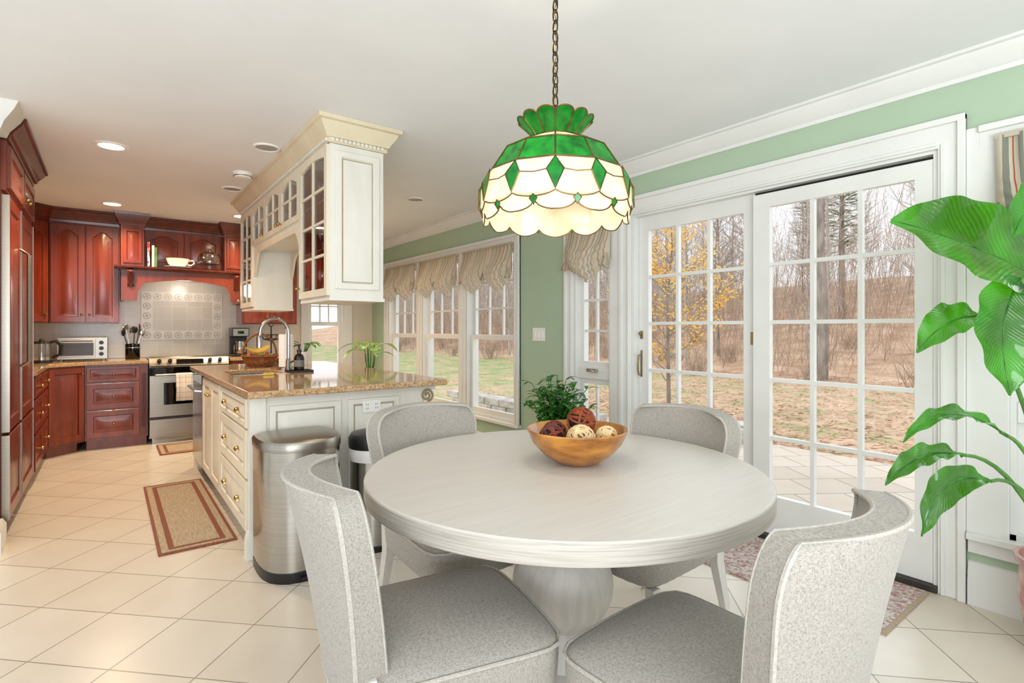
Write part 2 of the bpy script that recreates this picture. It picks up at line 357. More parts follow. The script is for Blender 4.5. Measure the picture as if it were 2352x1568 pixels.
struct(MB().sweep([(XW,.66),(XW,-1.2)],[(0,0),(.022,0),(.022,.11),(.016,.13),(.018,.145),(.010,.165),(.008,.19),(0,.195)]).build('baseboard_right_2',M['trim']))
def casing(mb,a,b,z0,z1,w=.09,left=True,right=True,head=True,wl=None,wr=None):
    x=XW
    def strip(y0,y1,za,zb,t): mb.box(x-t,x,y0,y1,za,zb)
    wl=wl or w; wr=wr or w
    if left:
        strip(b,b+wl,z0,z1+w,.018); strip(b+wl-.03,b+wl,z0,z1+w,.034); strip(b+.012,b+.03,z0,z1+.02,.026)
    if right:
        strip(a-wr,a,z0,z1+w,.018); strip(a-wr,a-wr+.03,z0,z1+w,.034); strip(a-.03,a-.012,z0,z1+.02,.026)
    if head:
        strip(a-wr,b+wl,z1,z1+w,.019); strip(a-wr,b+wl,z1+w-.03,z1+w,.036); strip(a,b,z1+.012,z1+.03,.027)
mb=MB(); casing(mb,.77,2.62,0,2.10,.135,wl=.105,wr=.105); struct(mb.build('trim_3',M['trim'],bevel=.004))
mb=MB(); casing(mb,2.83,3.24,.33,2.06,.1,right=False); mb.box(XW-.018,XW,2.725,2.83,.3,2.16); mb.box(XW-.05,XW+.02,2.73,3.36,.30,.33); struct(mb.build('trim_4',M['trim'],bevel=.004))
mb=MB(); casing(mb,.10,.52,.33,2.06,.1,left=False); mb.box(XW-.018,XW,.52,.665,.3,2.16); mb.box(XW-.05,XW+.02,0,.66,.30,.33); mb.box(XW-.018,XW,0,.66,.235,.30); struct(mb.build('trim_5',M['trim'],bevel=.004))
mb=MB(); casing(mb,4.06,6.98,.33,2.08,.09)
for a,b in ((4.94,5.08),(5.96,6.10)): mb.box(XW-.018,XW,a,b,.33,2.08); mb.box(XW-.03,XW,a+.045,b-.045,.33,2.08)
mb.box(XW-.05,XW+.02,3.96,7.08,.30,.33)
struct(mb.build('trim_6',M['trim'],bevel=.004))
mb=MB()
for a,b in ((2.1,2.2),(2.7,2.82)): mb.box(a,b,YF-.02,YF,.5,2.18)
mb.box(2.1,2.82,YF-.022,YF,2.08,2.18).box(2.08,2.84,YF-.05,YF,.57,.6)
struct(mb.build('trim_7',M['trim'],bevel=.004))
WN=[0]
def sash(root,x0,x1,z0,z1,y,cols,rows,st=.045,mat='trim'):
    f=MB(); t=.035
    f.box(x0,x0+st,y,y+t,z0,z1).box(x1-st,x1,y,y+t,z0,z1).box(x0+st,x1-st,y,y+t,z0,z0+st*1.1).box(x0+st,x1-st,y,y+t,z1-st,z1)
    a,b,p,q=x0+st,x1-st,z0+st*1.1,z1-st
    for i in range(1,cols):
        x=a+(b-a)*i/cols; f.box(x-.009,x+.009,y+.005,y+t-.005,p,q)
    for i in range(1,rows):
        z=p+(q-p)*i/rows; f.box(a,b,y+.006,y+t-.006,z-.009,z+.009)
    return f.build('sash',M[mat],root)
def window(loc,rz,w,z0,z1,spec):
    WN[0]+=1
    r=sroot('window_%d'%WN[0],loc,rz)
    f=MB(); f.box(0,.02,.0,.15,z0,z1).box(w-.02,w,.0,.15,z0,z1).box(0,w,.0,.15,z1-.02,z1).box(0,w,.0,.15,z0,z0+.025)
    f.build('window_frame',M['trim'],r)
    for (a,b,yy,cx,rx) in spec: sash(r,.02,w-.02,a,b,yy,cx,rx)
    return r
for a in (4.06,5.08,6.10): window((XW,a+.88,0),-PI/2,.88,.33,2.08,[(1.14,2.06,.08,3,3),(.355,1.18,.045,1,1)])
for a,w in ((2.83,.41),(.10,.42)):
    r=window((XW,a+w,0),-PI/2,w,.33,2.06,[(.93,2.04,.05,2,4),(.355,.84,.05,2,1)])
    MB().box(.02,w-.02,.02,.1,.84,.93).build('window_rail',M['trim'],r,bevel=.004)
    k=MB(); k.box(w/2-.05,w/2+.05,-.012,.02,.90,.925); k.tube([(w/2-.01,-.012,.912),(w/2+.02,-.03,.915),(w/2+.075,-.03,.905)],.007)
    k.build('crank_handle',M['steel'],r)
window((2.2,YF,0),0,.5,.6,2.08,[(1.3,2.06,.08,3,3),(.625,1.34,.045,1,1)])
d=sroot('door_1',(XW,2.62,0),-PI/2,'white sliding patio door with two glazed panels and grids')
f=MB(); W=1.85
f.box(0,.02,0,.15,0,2.10).box(W-.02,W,0,.15,0,2.10).box(.02,W-.02,0,.15,2.085,2.10)
f.build('door_frame',M['trim'],d)
MB().box(0,W,-.03,.15,0,.03).build('threshold',M['track'],d,bevel=.004)
MB().box(.93,W-.02,.05,.055,2.06,2.085).build('head_gap',M['black'],d)  # black strip stands in for the shaded gap above the panel
def dpanel(x0,x1,y,gx0,gx1,z1):
    f=MB(); t=.04; z0,g0,g1=.032,.256,1.98
    f.box(x0,gx0,y,y+t,z0,z1).box(gx1,x1,y,y+t,z0,z1).box(gx0,gx1,y,y+t,z0,g0).box(gx0,gx1,y,y+t,g1,z1)
    for i in range(1,3):
        x=gx0+(gx1-gx0)*i/3; f.box(x-.011,x+.011,y+.004,y+t-.004,g0,g1)
    for i in range(1,5):
        z=g0+(g1-g0)*i/5; f.box(gx0,gx1,y+.005,y+t-.005,z-.011,z+.011)
    return f.build('door_panel',M['trim'],d)
p1=dpanel(.022,.965,.055,.11,.85,2.085)
p2=dpanel(.94,W-.022,.005,1.04,1.755,2.062)
h=MB(); h.box(.041,.055,.049,.055,.89,1.09); h.tube([(.048,.05,1.06),(.048,.022,1.05),(.048,.012,1.0),(.048,.012,.94),(.048,.022,.91),(.048,.05,.90)],.0055); h.box(.036,.060,.049,.055,1.175,1.235); h.tube([(.048,.05,1.20),(.048,.034,1.205),(.048,.026,1.225)],.005)
h.build('door_handle',M['pewter'],p1)
MB().box(.897,.915,.052,.055,1.15,1.23).build('door_latch',M['pewter'],p1)
# ------------------------------------------------------------------ cabinets
def lp(x0,x1,z0,z1,y,arch=0,K=11):
    o=[(x0,y,z0),(x1,y,z0)]
    for k in range(K):
        s=1-2*k/(K-1); sh=max(0,math.cos(s*PI/2/.86)) if arch else 1
        o.append((x1+(x0-x1)*k/(K-1),y,z1-arch*(1-sh)))
    return o
def panel(mb,x0,x1,z0,z1,t=.02,fr=.055,arch=0,y=0):
    i=fr; g=.014; q=.03
    mb.loops([lp(x0,x1,z0,z1,y),lp(x0,x1,z0,z1,y-t+.003),lp(x0+.003,x1-.003,z0+.003,z1-.003,y-t),lp(x0+i,x1-i,z0+i,z1-i,y-t,arch),
              lp(x0+i+.006,x1-i-.006,z0+i+.006,z1-i-.006,y-t+.011,arch),lp(x0+i+g,x1-i-g,z0+i+g,z1-i-g,y-t+.011,arch),
              lp(x0+i+g+q,x1-i-g-q,z0+i+g+q,z1-i-g-q,y-t+.002,arch)])
def glaze(par,m,x0,x1,z0,z1,t=.02,fr=.055,y=0):
    b=MB(m); i=fr+.007; yy=y-t+.0112
    def q(e,d): return [(x0+e,yy-d,z0+e),(x1-e,yy-d,z0+e),(x1-e,yy-d,z1-e),(x0+e,yy-d,z1-e)]
    b.loops([q(i,0),q(i,.0006),q(i+.006,.0006),q(i+.006,0)],wrap=True)
    return b.build('glaze_line',M['glaze'],par)
def knob(par,m,x,z,y=-.02,mat='brass',r=.013):
    b=MB(m@T(x,y,z)@RX(PI/2)); b.lathe([(.006,0),(.006,.012),(r,.017),(r*1.05,.024),(r*.7,.031),(.002,.033)],12)
    return b.build('knob',M[mat],par)
def cup(par,m,x,z,y=-.02,mat='brass'):
    b=MB(m); n=10; ls=[]
    for k in range(n+1):
        a=PI*k/n
        ls.append([(x+.034*math.cos(a)*q,y-p,z-.012+.026*math.sin(a)*q) for q,p in ((1,.001),(1,.006),(.86,.016),(.5,.021))])
    b.loops(ls,False,False,closed=False)
    return b.build('cup_pull',M[mat],par)
def fronts(root,m,items,mat,pullmat='brass'):
    for it in items:
        kind,x0,x1,z0,z1,arch,pulls=it[:7]
        b=MB(m); fr=.055 if min(x1-x0,z1-z0)>.2 else .03
        panel(b,x0,x1,z0,z1,.02,fr,arch)
        o=b.build('drawer' if kind in('drawer','cdrawer') else 'door',M[mat],root)
        if mat=='warm_lit_front': glaze(o,m,x0,x1,z0,z1,.02,fr)
        for (px,pz) in pulls:
            (cup if kind=='cdrawer' else knob)(o,m,px,pz)
I4=Matrix.Identity(4)
def cab(name,label,cat,loc,rz,w,dp,z0,z1,mat,items,toe=0,group=None):
    r=thing(name,label,cat,loc,rz,group)
    b=MB(); b.box(0,w,0,dp,z0,z1)
    if toe: b.box(.01,w-.01,.06,dp,0,toe)
    b.build('body',M[mat],r)
    fronts(r,I4,items,mat)
    return r
def rows3(x0,x1,kind='drawer',n=1,hs=((.70,.86),(.42,.685),(.125,.405))):
    o=[]
    for a,b in hs:
        ps=[((x0+x1)/2,(a+b)/2)] if n==1 else [(x0+(x1-x0)*.25,(a+b)/2),(x0+(x1-x0)*.75,(a+b)/2)]
        o.append((kind,x0,x1,a,b,0,ps))
    return o
yb=6.93; dpB=YF-yb-.01
r=cab('drawer_cabinet','cherry three-drawer base cabinet immediately left of the range','cabinet',(-.195,yb,0),0,.53,dpB,.1,.874,'cherry',rows3(.01,.455),.1)
b=MB(); b.box(.465,.52,-.018,0,.1,.874)
for k in range(3): b.tube([(.479+k*.0135,-.02,.2),(.479+k*.0135,-.02,.78)],.005,6)
b.build('fluted_pilaster',M['cherryd'],r)
r=thing('corner_cabinet','cherry diagonal corner base cabinet with a single raised panel door','cabinet',(-.48,6.70,0))
b=MB(); b.prism([(0,0),(.28,.23),(.28,.84),(-.62,.84),(-.62,0)],'xy',.1,.874); b.prism([(.0,.08),(.22,.27),(.27,.83),(-.6,.83),(-.6,.08)],'xy',0,.1); b.build('body',M['cherry'],r)
fronts(r,RZ(math.atan2(.23,.28)),[('door',.012,.35,.125,.86,.0,[(.31,.80)])],'cherry')
cab('side_drawer_cabinet','cherry drawer base cabinet between the refrigerator and the corner cabinet','cabinet',(-.48,5.57,0),PI/2,1.125,.62,.1,.874,'cherry',rows3(.02,.55)+rows3(.57,1.11),.1)
o=MB().prism([(.338,6.9),(-.185,6.9),(-.452,6.69),(-.452,5.57),(-1.11,5.57),(-1.11,7.55),(.338,7.55)],'xy',.876,.914).build('corner_worktop',M['granite'],bevel=.006)
tag(o,'golden granite worktop left of the range wrapping the kitchen corner','worktop')
cab('right_base_cabinet','cherry base cabinet right of the range, mostly behind the island','cabinet',(1.125,yb,0),0,.80,dpB,.1,.874,'cherry',[('drawer',.01,.39,.70,.86,0,[(.2,.78)]),('drawer',.41,.79,.70,.86,0,[(.6,.78)]),('door',.01,.39,.125,.685,0,[(.35,.62)]),('door',.41,.79,.125,.685,0,[(.45,.62)])],.1)
o=MB().box(1.122,1.95,6.9,7.55,.876,.914).build('side_worktop',M['granite'],bevel=.006); tag(o,'granite worktop under the coffee maker right of the range','worktop')
yu=7.2; zU0,zU1=1.31,2.36
cor=[(0,2.36),(.012,2.36),(.016,2.385),(.03,2.39),(.036,2.41),(.07,2.455),(.075,2.47),(.09,2.475),(.09,2.498),(0,2.498)]
def cornice(root,pts,mat='cherryd',prof=cor):
    MB().sweep(pts,prof).build('cornice',M[mat],root)
r=cab('wall_cabinet','cherry wall cabinet with a pair of arched doors above the toaster oven','cabinet',(-.49,yu,0),0,.585,YF-yu-.01,zU0,zU1,'cherry',[('door',.01,.288,zU0+.01,zU1-.02,.06,[(.26,1.40)]),('door',.296,.575,zU0+.01,zU1-.02,.06,[(.325,1.40)])])
cornice(r,[(0,0),(.585,0)])
b=MB()
for k in range(40): b.box(k*.0145,k*.0145+.008,-.016,0,2.34,2.358)
b.build('rope_moulding',M['cherryd'],r)
r=thing('corner_wall_cabinet','cherry diagonal corner wall cabinet beside the refrigerator','cabinet',(-.75,6.95,0))
b=MB(); b.prism([(0,0),(.255,.245),(.255,.6),(-.36,.6),(-.36,0)],'xy',zU0,zU1); b.build('body',M['cherry'],r)
fronts(r,RZ(math.atan2(.245,.255)),[('door',.01,.34,zU0+.01,zU1-.02,.06,[(.30,1.40)])],'cherry')
cornice(r,[(0,0),(.255,.245)])
r=cab('end_wall_cabinet','cherry wall cabinet right of the range hood, seen under the hanging white cabinets','cabinet',(1.30,yu,0),0,.65,YF-yu-.01,zU0,zU1,'cherry',[('door',.01,.32,zU0+.01,zU1-.02,.06,[(.285,1.40)]),('door',.33,.64,zU0+.01,zU1-.02,.06,[(.365,1.40)])])
cornice(r,[(0,0),(.65,0),(.65,.34)])
r=thing('range_hood_mantel','cherry hearth-style range hood with shelf, corbels and pilasters','range hood',(.10,7.0,0))
b=MB()
b.box(0,1.19,.02,.55,1.82,1.885)
pts=[(0,1.885),(0,1.56),(.14,1.56),(.15,1.66)]
for k in range(13):
    a=k/12; pts.append((.20+.79*a,1.745+.05*math.sin(PI*a)))
pts+=[(1.04,1.66),(1.05,1.56),(1.19,1.56),(1.19,1.885)]
b.prism(pts,'xz',0,.03); b.box(0,.03,.03,.55,1.56,1.82).box(1.16,1.19,.03,.55,1.56,1.82)
b.build('apron',M['cherry'],r)
MB().sweep([(0,.55),(0,0),(1.19,0),(1.19,.55)],[(-.3,1.885),(-.0,1.885),(.02,1.888),(.03,1.9),(.055,1.905),(.06,1.925),(-.3,1.928)]).build('mantel_shelf',M['cherryd'],r)
MB().box(.05,1.14,.05,.55,1.9,1.928).build('shelf_board',M['cherry'],r)
for x in (.0,.985):
    b=MB(); b.box(x,x+.205,.02,.55,1.93,2.40); panel(b,x+.02,x+.185,1.96,2.33,.014,.03,0,.02)
    q=b.build('pilaster',M['cherry'],r)
    MB().sweep([(x,.5),(x,.02),(x+.205,.02),(x+.205,.5)],[(0,2.37),(.012,2.37),(.02,2.40),(.05,2.46),(.055,2.498),(-.05,2.498),(-.05,2.37)]).build('pilaster_cap',M['cherryd'],q)
for x in (.055,1.075):
    b=MB(); pr=[]
    for k in range(9):
        a=k/8; pr.append((-.055*(1-a)**.7-.004*math.sin(a*9),1.88-.18*a))
    b.prism([(0,1.88)]+pr+[(0,1.70)],'yz',x,x+.06)
    for k in range(5): b.tube([(x+.03+(k-2)*.011,-.056,1.87),(x+.03+(k-2)*.009,-.03,1.76),(x+.03,-.01,1.69)],.004,6)
    b.sphere((x+.03,-.045,1.86),.02)
    b.build('corbel',M['cherryd'],r)
b=MB(); b.box(.205,.985,.22,.55,1.93,2.498); b.build('recess_body',M['cherry'],r)
fronts(r,T(0,.22,0),[('door',.215,.588,1.95,2.36,.05,[]),('door',.60,.975,1.95,2.36,.05,[])],'cherry')
MB().sweep([(.205,.22),(.985,.22)],cor).build('cornice',M['cherryd'],r)
r=thing('refrigerator','built-in refrigerator with cherry door panels and steel edges at the left of the photo','refrigerator',(-.48,4.26,0),PI/2)
b=MB(); b.box(0,1.29,.02,.62,.1,2.06).box(.02,1.27,.08,.6,0,.1); b.build('body',M['cherryd'],r)
for x0,x1 in ((.02,.56),(.59,1.27)):
    for z0,z1 in ((.12,.62),(.64,2.04)):
        b=MB(); panel(b,x0+.010,x1-.010,z0,z1,.03,.07,0,.02); q=b.build('door_panel',M['cherry'],r)
        for e in (x0,x1-.008): MB().box(e,e+.008,-.014,.02,z0,z1).build('steel_edge',M['steelh'],q)
for x in (.535,.615): MB().tube([(x,-.01,1.0),(x,-.05,1.03),(x,-.05,1.75),(x,-.01,1.78)],.009,8).build('handle',M['steelh'],r)
r=cab('bridge_cabinet','cherry cabinet with deep crown above the refrigerator','cabinet',(-.48,4.26,0),PI/2,1.29,.62,2.062,2.36,'cherry',[('door',.02,.63,2.08,2.33,0,[(.58,2.12)]),('door',.66,1.27,2.08,2.33,0,[(.71,2.12)])])
cornice(r,[(0,0.0),(1.29,0),(1.29,.6)])
o=MB().box(XL+.01,1.95,YF-.008,YF,.916,1.9).build('wall_backsplash',M['wall_tile']); struct(o)
r=thing('tile_border','cream relief tile border framing four plain tiles behind the range','tile frame',(.30,YF-.006,1.12))
b=MB(); W_,H_,w_=.84,.57,.11
b.loops([[(0,-.0085,0),(W_,-.0085,0),(W_,-.0085,H_),(0,-.0085,H_)],[(0,0,0),(W_,0,0),(W_,0,H_),(0,0,H_)],[(w_,0,w_),(W_-w_,0,w_),(W_-w_,0,H_-w_),(w_,0,H_-w_)],[(w_,-.0085,w_),(W_-w_,-.0085,w_),(W_-w_,-.0085,H_-w_),(w_,-.0085,H_-w_)]],wrap=True)
b.build('border_tile',pm('relief_tile',c(228,225,216),c(233,230,221),.2),r)
b=MB()
spots=[]
for k in range(8): spots+=[(w_/2+(W_-w_)*k/7,w_/2),(w_/2+(W_-w_)*k/7,H_-w_/2)]
for k in range(1,4): spots+=[(w_/2,w_/2+(H_-w_)*k/4),(W_-w_/2,w_/2+(H_-w_)*k/4)]
for (x,z) in spots:
    b.tube([(x+.036*math.cos(a*PI/6),-.009,z+.036*math.sin(a*PI/6)) for a in range(12)],.0035,5,True)
    for k in range(4):
        a=k*PI/2+.4; b.tube([(x,-.009,z),(x+.028*math.cos(a),-.011,z+.028*math.sin(a))],.004,5)
b.build('scroll_relief',pm('relief_glaze',c(194,186,170),c(204,196,180),.4),r)
r=thing('kitchen_range','stainless slide-in range with black glass cooktop and oven window','range',(.345,6.915,0))
b=MB(); b.box(0,.765,.02,.62,.06,.905).box(.03,.735,.07,.6,0,.06); b.build('body',M['steel'],r)
MB().box(-.003,.768,.06,.63,.905,.918).build('cooktop',M['blackglass'],r,bevel=.003)
for (x,y_,q) in ((.2,.2,.09),(.56,.2,.11),(.2,.46,.075),(.56,.46,.085)): MB().tube([(x+q*math.cos(a*PI/12),y_+q*math.sin(a*PI/12),.9185) for a in range(24)],.0015,4,True).build('burner_ring',M['track'],r)
b=MB(); b.prism([(-.02,.845),(.02,.835),(.075,.905),(.06,.945),(.02,.925)],'yz',0,.765); cp=b.build('control_panel',M['steelh'],r)
for x in (.09,.19,.575,.675):
    MB(T(x,-.002,.897)@RX(math.radians(62))).lathe([(.021,0),(.02,.02),(.016,.026),(.001,.026)],14).build('knob',M['black'],cp)
MB(T(.38,-.004,.891)@RX(math.radians(-27))).box(-.13,.13,-.004,.004,-.024,.024).build('display',M['blackglass'],cp)
b=MB(); b.box(.0,.765,-.02,.02,.29,.835); dr=b.build('oven_door',M['steelh'],r,bevel=.005)
MB().box(.0,.765,-.024,-.02,.74,.832).build('door_top_band',M['blackglass'],dr)
MB().box(.13,.635,-.023,-.02,.42,.66).build('oven_window',M['blackglass'],dr)
MB().tube([(.05,-.02,.745),(.05,-.06,.75),(.715,-.06,.75),(.715,-.02,.745)],.012,10).build('door_handle',M['steel'],dr)
b=MB(); b.box(0,.765,-.02,.02,.07,.265); q=b.build('storage_drawer',M['steelh'],r,bevel=.005)
MB().box(.0,.765,-.021,-.012,.266,.288).build('drawer_gap',M['black'],r)
ls=[]
for k in range(13):
    s=k/12; x=.24+.19*s; w=.006*math.sin(s*14)
    ls.append([(x,-.047+w*.3,.60),(x,-.046,.75),(x,-.06,.765),(x,-.076+w*.4,.75),(x+.004,-.078+w,.62),(x,-.080+w*1.4,.46)])
o=MB().loops(ls,False,False,closed=False).build('dish_towel',M['towel']); o.location=(.345,6.915,0)
o.modifiers.new('s','SOLIDIFY').thickness=.003
tag(o,'cream checked dish towel hanging on the oven door handle','towel')
# ------------------------------------------------------------------ island
X0,Y0,Y1,X1=.62,3.17,5.56,1.52
def isl(name,label,cat,ya,yb_,items,top=.874):
    r=thing(name,label,cat,(X0,yb_,0),-PI/2)
    w=yb_-ya
    b=MB(); b.box(0,w,0,.58,.1,top).box(.0,w,.06,.58,0,.1)
    if top<.87: b.box(0,w,0,.05,top,.874)
    b.build('body',M['warm_lit_front'],r)
    fronts(r,I4,items,'warm_lit_front'); return r
isl('island_drawer_cabinet','warm-lit white three-drawer island cabinet with brass cup pulls beside the mat','cabinet',Y0+.035,4.09,rows3(.01,.87,'cdrawer',2))
isl('island_sink_cabinet','warm-lit white two-door island cabinet under the sink','cabinet',4.092,4.92,[('door',.01,.41,.125,.86,0,[(.37,.76)]),('door',.42,.82,.125,.86,0,[(.46,.76)])],.67)
r=thing('dishwasher','stainless dishwasher at the far end of the island','dishwasher',(X0,5.52,0),-PI/2)
MB().box(0,.598,.0,.57,.1,.872).box(.02,.58,.06,.55,0,.1).build('body',M['black'],r)
q=MB().box(.003,.595,-.022,0,.12,.79).build('door',M['steel'],r,bevel=.004)
MB().box(.003,.595,-.024,0,.795,.87).build('control_strip',M['blackglass'],r)
MB().tube([(.05,-.02,.74),(.05,-.06,.745),(.55,-.06,.745),(.55,-.02,.74)],.011).build('handle',M['steel'],q)
r=thing('island_post','turned warm-lit white post at the far corner of the island','post',(X0+.025,5.562,0))
MB().lathe([(.034,0),(.034,.12),(.026,.14),(.03,.2),(.024,.26),(.032,.42),(.022,.6),(.03,.66),(.024,.7),(.034,.74),(.034,.875)],16).build('turned_shaft',M['warm_lit_front'],r)
r=thing('island_end_panel','white panelled end of the island facing the dining table','island panel',(X0,Y0,0))
b=MB(); b.box(0,.9,0,.03,.0,.874)
panel(b,.09,.49,.19,.82,.02,.03); panel(b,.535,.87,.19,.82,.02,.03)
b.box(-.012,.07,-.02,.03,.0,.874); q=b.build('panel',M['white_cab'],r)
glaze(q,I4,.09,.49,.19,.82,.02,.03); glaze(q,I4,.535,.87,.19,.82,.02,.03)
MB().sweep([(-.012,.03),(-.012,-.02),(.9,-.02),(.9,.03)],[(0,0),(.018,0),(.018,.10),(.012,.125),(.004,.145),(0,.145)]).build('plinth',M['white_cab'],r)
b=MB(); pp=[(.9,.872),(1.14,.872),(1.14,.845)]
for k in range(11):
    a=k/10; pp.append((1.13-.17*a-.04*math.sin(a*PI*2)*.6,.84-.2*a+.03*math.sin(a*PI*2)))
pp+=[(.9,.62)]
b.prism(pp,'xz',.0,.03)
def spiral(cx,cz,r0,r1,a0,turns,n=22):
    return [(cx+(r0+(r1-r0)*k/n)*math.cos(a0+turns*2*PI*k/n),-.006,cz+(r0+(r1-r0)*k/n)*math.sin(a0+turns*2*PI*k/n)) for k in range(n+1)]
q=b.build('scroll_bracket',M['white_cab'],r)
b=MB(); b.tube(spiral(1.075,.805,.044,.008,-.5,1.6),.009,6); b.tube(spiral(.95,.69,.036,.006,2.4,-1.6),.008,6)
b.tube([(1.113,-.006,.78),(1.06,-.006,.745),(1.0,-.006,.72),(.97,-.006,.665)],.009,6)
b.build('scroll_carving',M['glaze'],q)
r=thing('island_side_panel','plain white long side of the island under the overhang by the windows','island panel',(X0,Y0,0))
MB().box(.59,.9,.032,Y1-Y0,0,.874).build('panel',M['white_cab'],r)
MB().box(.9,.916,.06,Y1-Y0,0,.10).build('plinth',M['white_cab'],r)
def hslab(x0,x1,y0,y1,hx0,hx1,hy0,hy1,z0,z1):
    xs=[x0,hx0,hx1,x1]; ys=[y0,hy0,hy1,y1]; v=[];f=[]
    for z in (z0,z1):
        for yy in ys:
            for xx in xs: v.append((xx,yy,z))
    for j in range(3):
        for i in range(3):
            if i==1 and j==1: continue
            a=j*4+i; f.append((a,a+4,a+5,a+1)); a+=16; f.append((a,a+1,a+5,a+4))
    def side(l):
        for p,q in l: f.append((p,q,q+16,p+16))
    side([(0,1),(1,2),(2,3),(3,7),(7,11),(11,15),(15,14),(14,13),(13,12),(12,8),(8,4),(4,0)])
    side([(5,9),(9,10),(10,6),(6,5)])
    return MB().add(v,f)
o=hslab(.585,1.80,3.07,5.61,.72,1.08,4.15,4.80,.876,.914).build('island_worktop',M['granite'],bevel=.008,seg=3)
tag(o,'polished golden granite top of the island with a cut-out for the sink','worktop')
r=thing('sink','stainless undermount basin set in the island worktop','sink',(.9,4.475,.68))
b=MB()
b.loops([[(-.19,-.335,.195),(.19,-.335,.195),(.19,.335,.195),(-.19,.335,.195)],[(-.178,-.323,.195),(.178,-.323,.195),(.178,.323,.195),(-.178,.323,.195)],[(-.165,-.31,.01),(.165,-.31,.01),(.165,.31,.01),(-.165,.31,.01)]],False,True)
b.build('basin',M['steel'],r)
MB().lathe([(.04,.011),(.035,.014),(.01,.012)],16).build('drain',M['steel'],r)
r=thing('faucet','brushed steel gooseneck faucet arching over the island sink','faucet',(1.14,4.44,.914))
b=MB(); b.lathe([(.03,0),(.03,.02),(.022,.03),(.02,.09),(.014,.1)],16)
pts=[(0,0,.09),(0,0,.28)]
for k in range(13): a=PI*k/12; pts.append((-.105+.105*math.cos(a),0,.30+.115*math.sin(a)))
pts+=[(-.213,0,.26)]
b.tube(pts,.0135,10); b.build('spout',M['steel'],r)
MB().lathe([(.014,.2),(.02,.19),(.021,.27),(.015,.285)],12,(-.215,0,0)).build('spray_head',M['steel'],r)
MB().tube([(.015,-.015,.07),(.04,-.06,.09),(.05,-.10,.11)],.008,8).build('lever',M['steel'],r)
r=thing('soap_tray','dark rectangular tray under the soap dispenser on the island','tray',(1.18,4.29,.914))
MB().box(-.09,.09,-.07,.07,0,.008).box(-.09,.09,-.07,-.062,.008,.016).box(-.09,.09,.062,.07,.008,.016).box(-.09,-.082,-.062,.062,.008,.016).box(.082,.09,-.062,.062,.008,.016).build('tray_body',M['black'],r)
r=thing('soap_dispenser','black pump soap bottle standing on the dark tray by the faucet','soap dispenser',(1.18,4.29,.922))
MB().lathe([(.036,0),(.038,.01),(.038,.10),(.03,.125),(.014,.135),(.014,.15)],18).build('bottle',M['amber'],r)
b=MB(); b.lathe([(.017,.147),(.017,.165),(.006,.168),(.006,.195),(.012,.197),(.012,.207),(.001,.208)],12); b.tube([(0,0,.2),(-.03,-.01,.2),(-.045,-.015,.192)],.005,6); b.build('pump',M['black'],r)
MB().lathe([(.0385,.035),(.0385,.085)],18,cap0=False,cap1=False).build('bottle_label',pm('grey_label',c(120,116,110)),r)
r=thing('paper_towel_holder','upright white paper towel roll behind the faucet','paper towel',(1.2,4.75,.914))
MB().lathe([(.075,0),(.075,.012),(.01,.016),(.008,.33),(.014,.335),(.012,.35),(.001,.352)],18).build('stand',M['steel'],r)
MB().lathe([(.02,.016),(.058,.016),(.058,.29),(.02,.29)],24).build('roll',M['paper'],r)
o=MB().box(-.035,.035,-.018,.018,0,.018).build('sponge',M['sponge'],bevel=.005)
o.location=(.92,4.115,.914); tag(o,'small yellow sponge beside the island sink','sponge')
r=thing('fruit_basket','round brown wicker fruit basket with hoop handle on the island','basket',(1.07,5.12,.914))
b=MB(); b.lathe([(.09,0),(.125,.04),(.14,.095),(.148,.10),(.146,.11),(.134,.105),(.118,.05),(.085,.012)],28)
for q in range(6):
    rr=.095+.05*q/5; b.tube([(rr*(1+.012*(k%2))*math.cos(k*PI/16)+0,rr*(1+.012*(k%2))*math.sin(k*PI/16),.01+.085*(q/5)) for k in range(32)],.008,5,True)
b.build('basket_body',M['wicker'],r)
MB().tube([(.14*math.cos(PI*k/14),0,.1+.19*math.sin(PI*k/14)) for k in range(15)],.009,8).build('handle',M['wicker'],r)
for i,dy in enumerate((-.08,-.038,.004)):
    b=MB(); b.tube([(-.085,0,.03),(-.05,0,.008),(0,0,0),(.05,0,.01),(.085,0,.035),(.098,0,.05)],[.006,.015,.018,.017,.011,.005],7)
    o=b.build('banana',M['banana']); o.location=(1.04,5.12+dy,.914+.135+.003*i); o.rotation_euler=(.2,0,.05)
    tag(o,'yellow banana lying in the wicker fruit basket','banana','bananas in the fruit basket')
for i,(dx,dy,dz,mt) in enumerate(((.07,.03,.09,'apple'),(.03,.075,.09,'pear'),(-.06,.07,.085,'apple'),(.075,-.05,.085,'pear'))):
    r=thing('apple','%s fruit in the wicker basket, %s'%('red' if mt=='apple' else 'green',['nearest the handle','at the back','on the far left','at the right rim'][i]),'fruit',(1.07+dx,5.12+dy,.914+dz-.035))
    MB().sphere((0,0,.035),.037,12,8,(1,1,.92)).build('flesh',M[mt],r); MB().tube([(0,0,.066),(.003,0,.082)],.002,5).build('stalk',M['core'],r)
r=thing('wire_fruit_stand','black wire tiered stand behind the wicker basket','fruit stand',(1.22,5.36,.914))
b=MB()
for z,rr in ((.01,.1),(.06,.115),(.24,.07),(.28,.085)): b.tube([(rr*math.cos(k*PI/10),rr*math.sin(k*PI/10),z) for k in range(20)],.004,5,True)
for k in range(10):
    a=k*PI/5; b.tube([(.1*math.cos(a),.1*math.sin(a),.01),(.115*math.cos(a),.115*math.sin(a),.06)],.003,4); b.tube([(0.01*math.cos(a),.01*math.sin(a),.225),(.07*math.cos(a),.07*math.sin(a),.24),(.085*math.cos(a),.085*math.sin(a),.28)],.003,4); b.tube([(0,0,.01),(.1*math.cos(a),.1*math.sin(a),.01)],.003,4)
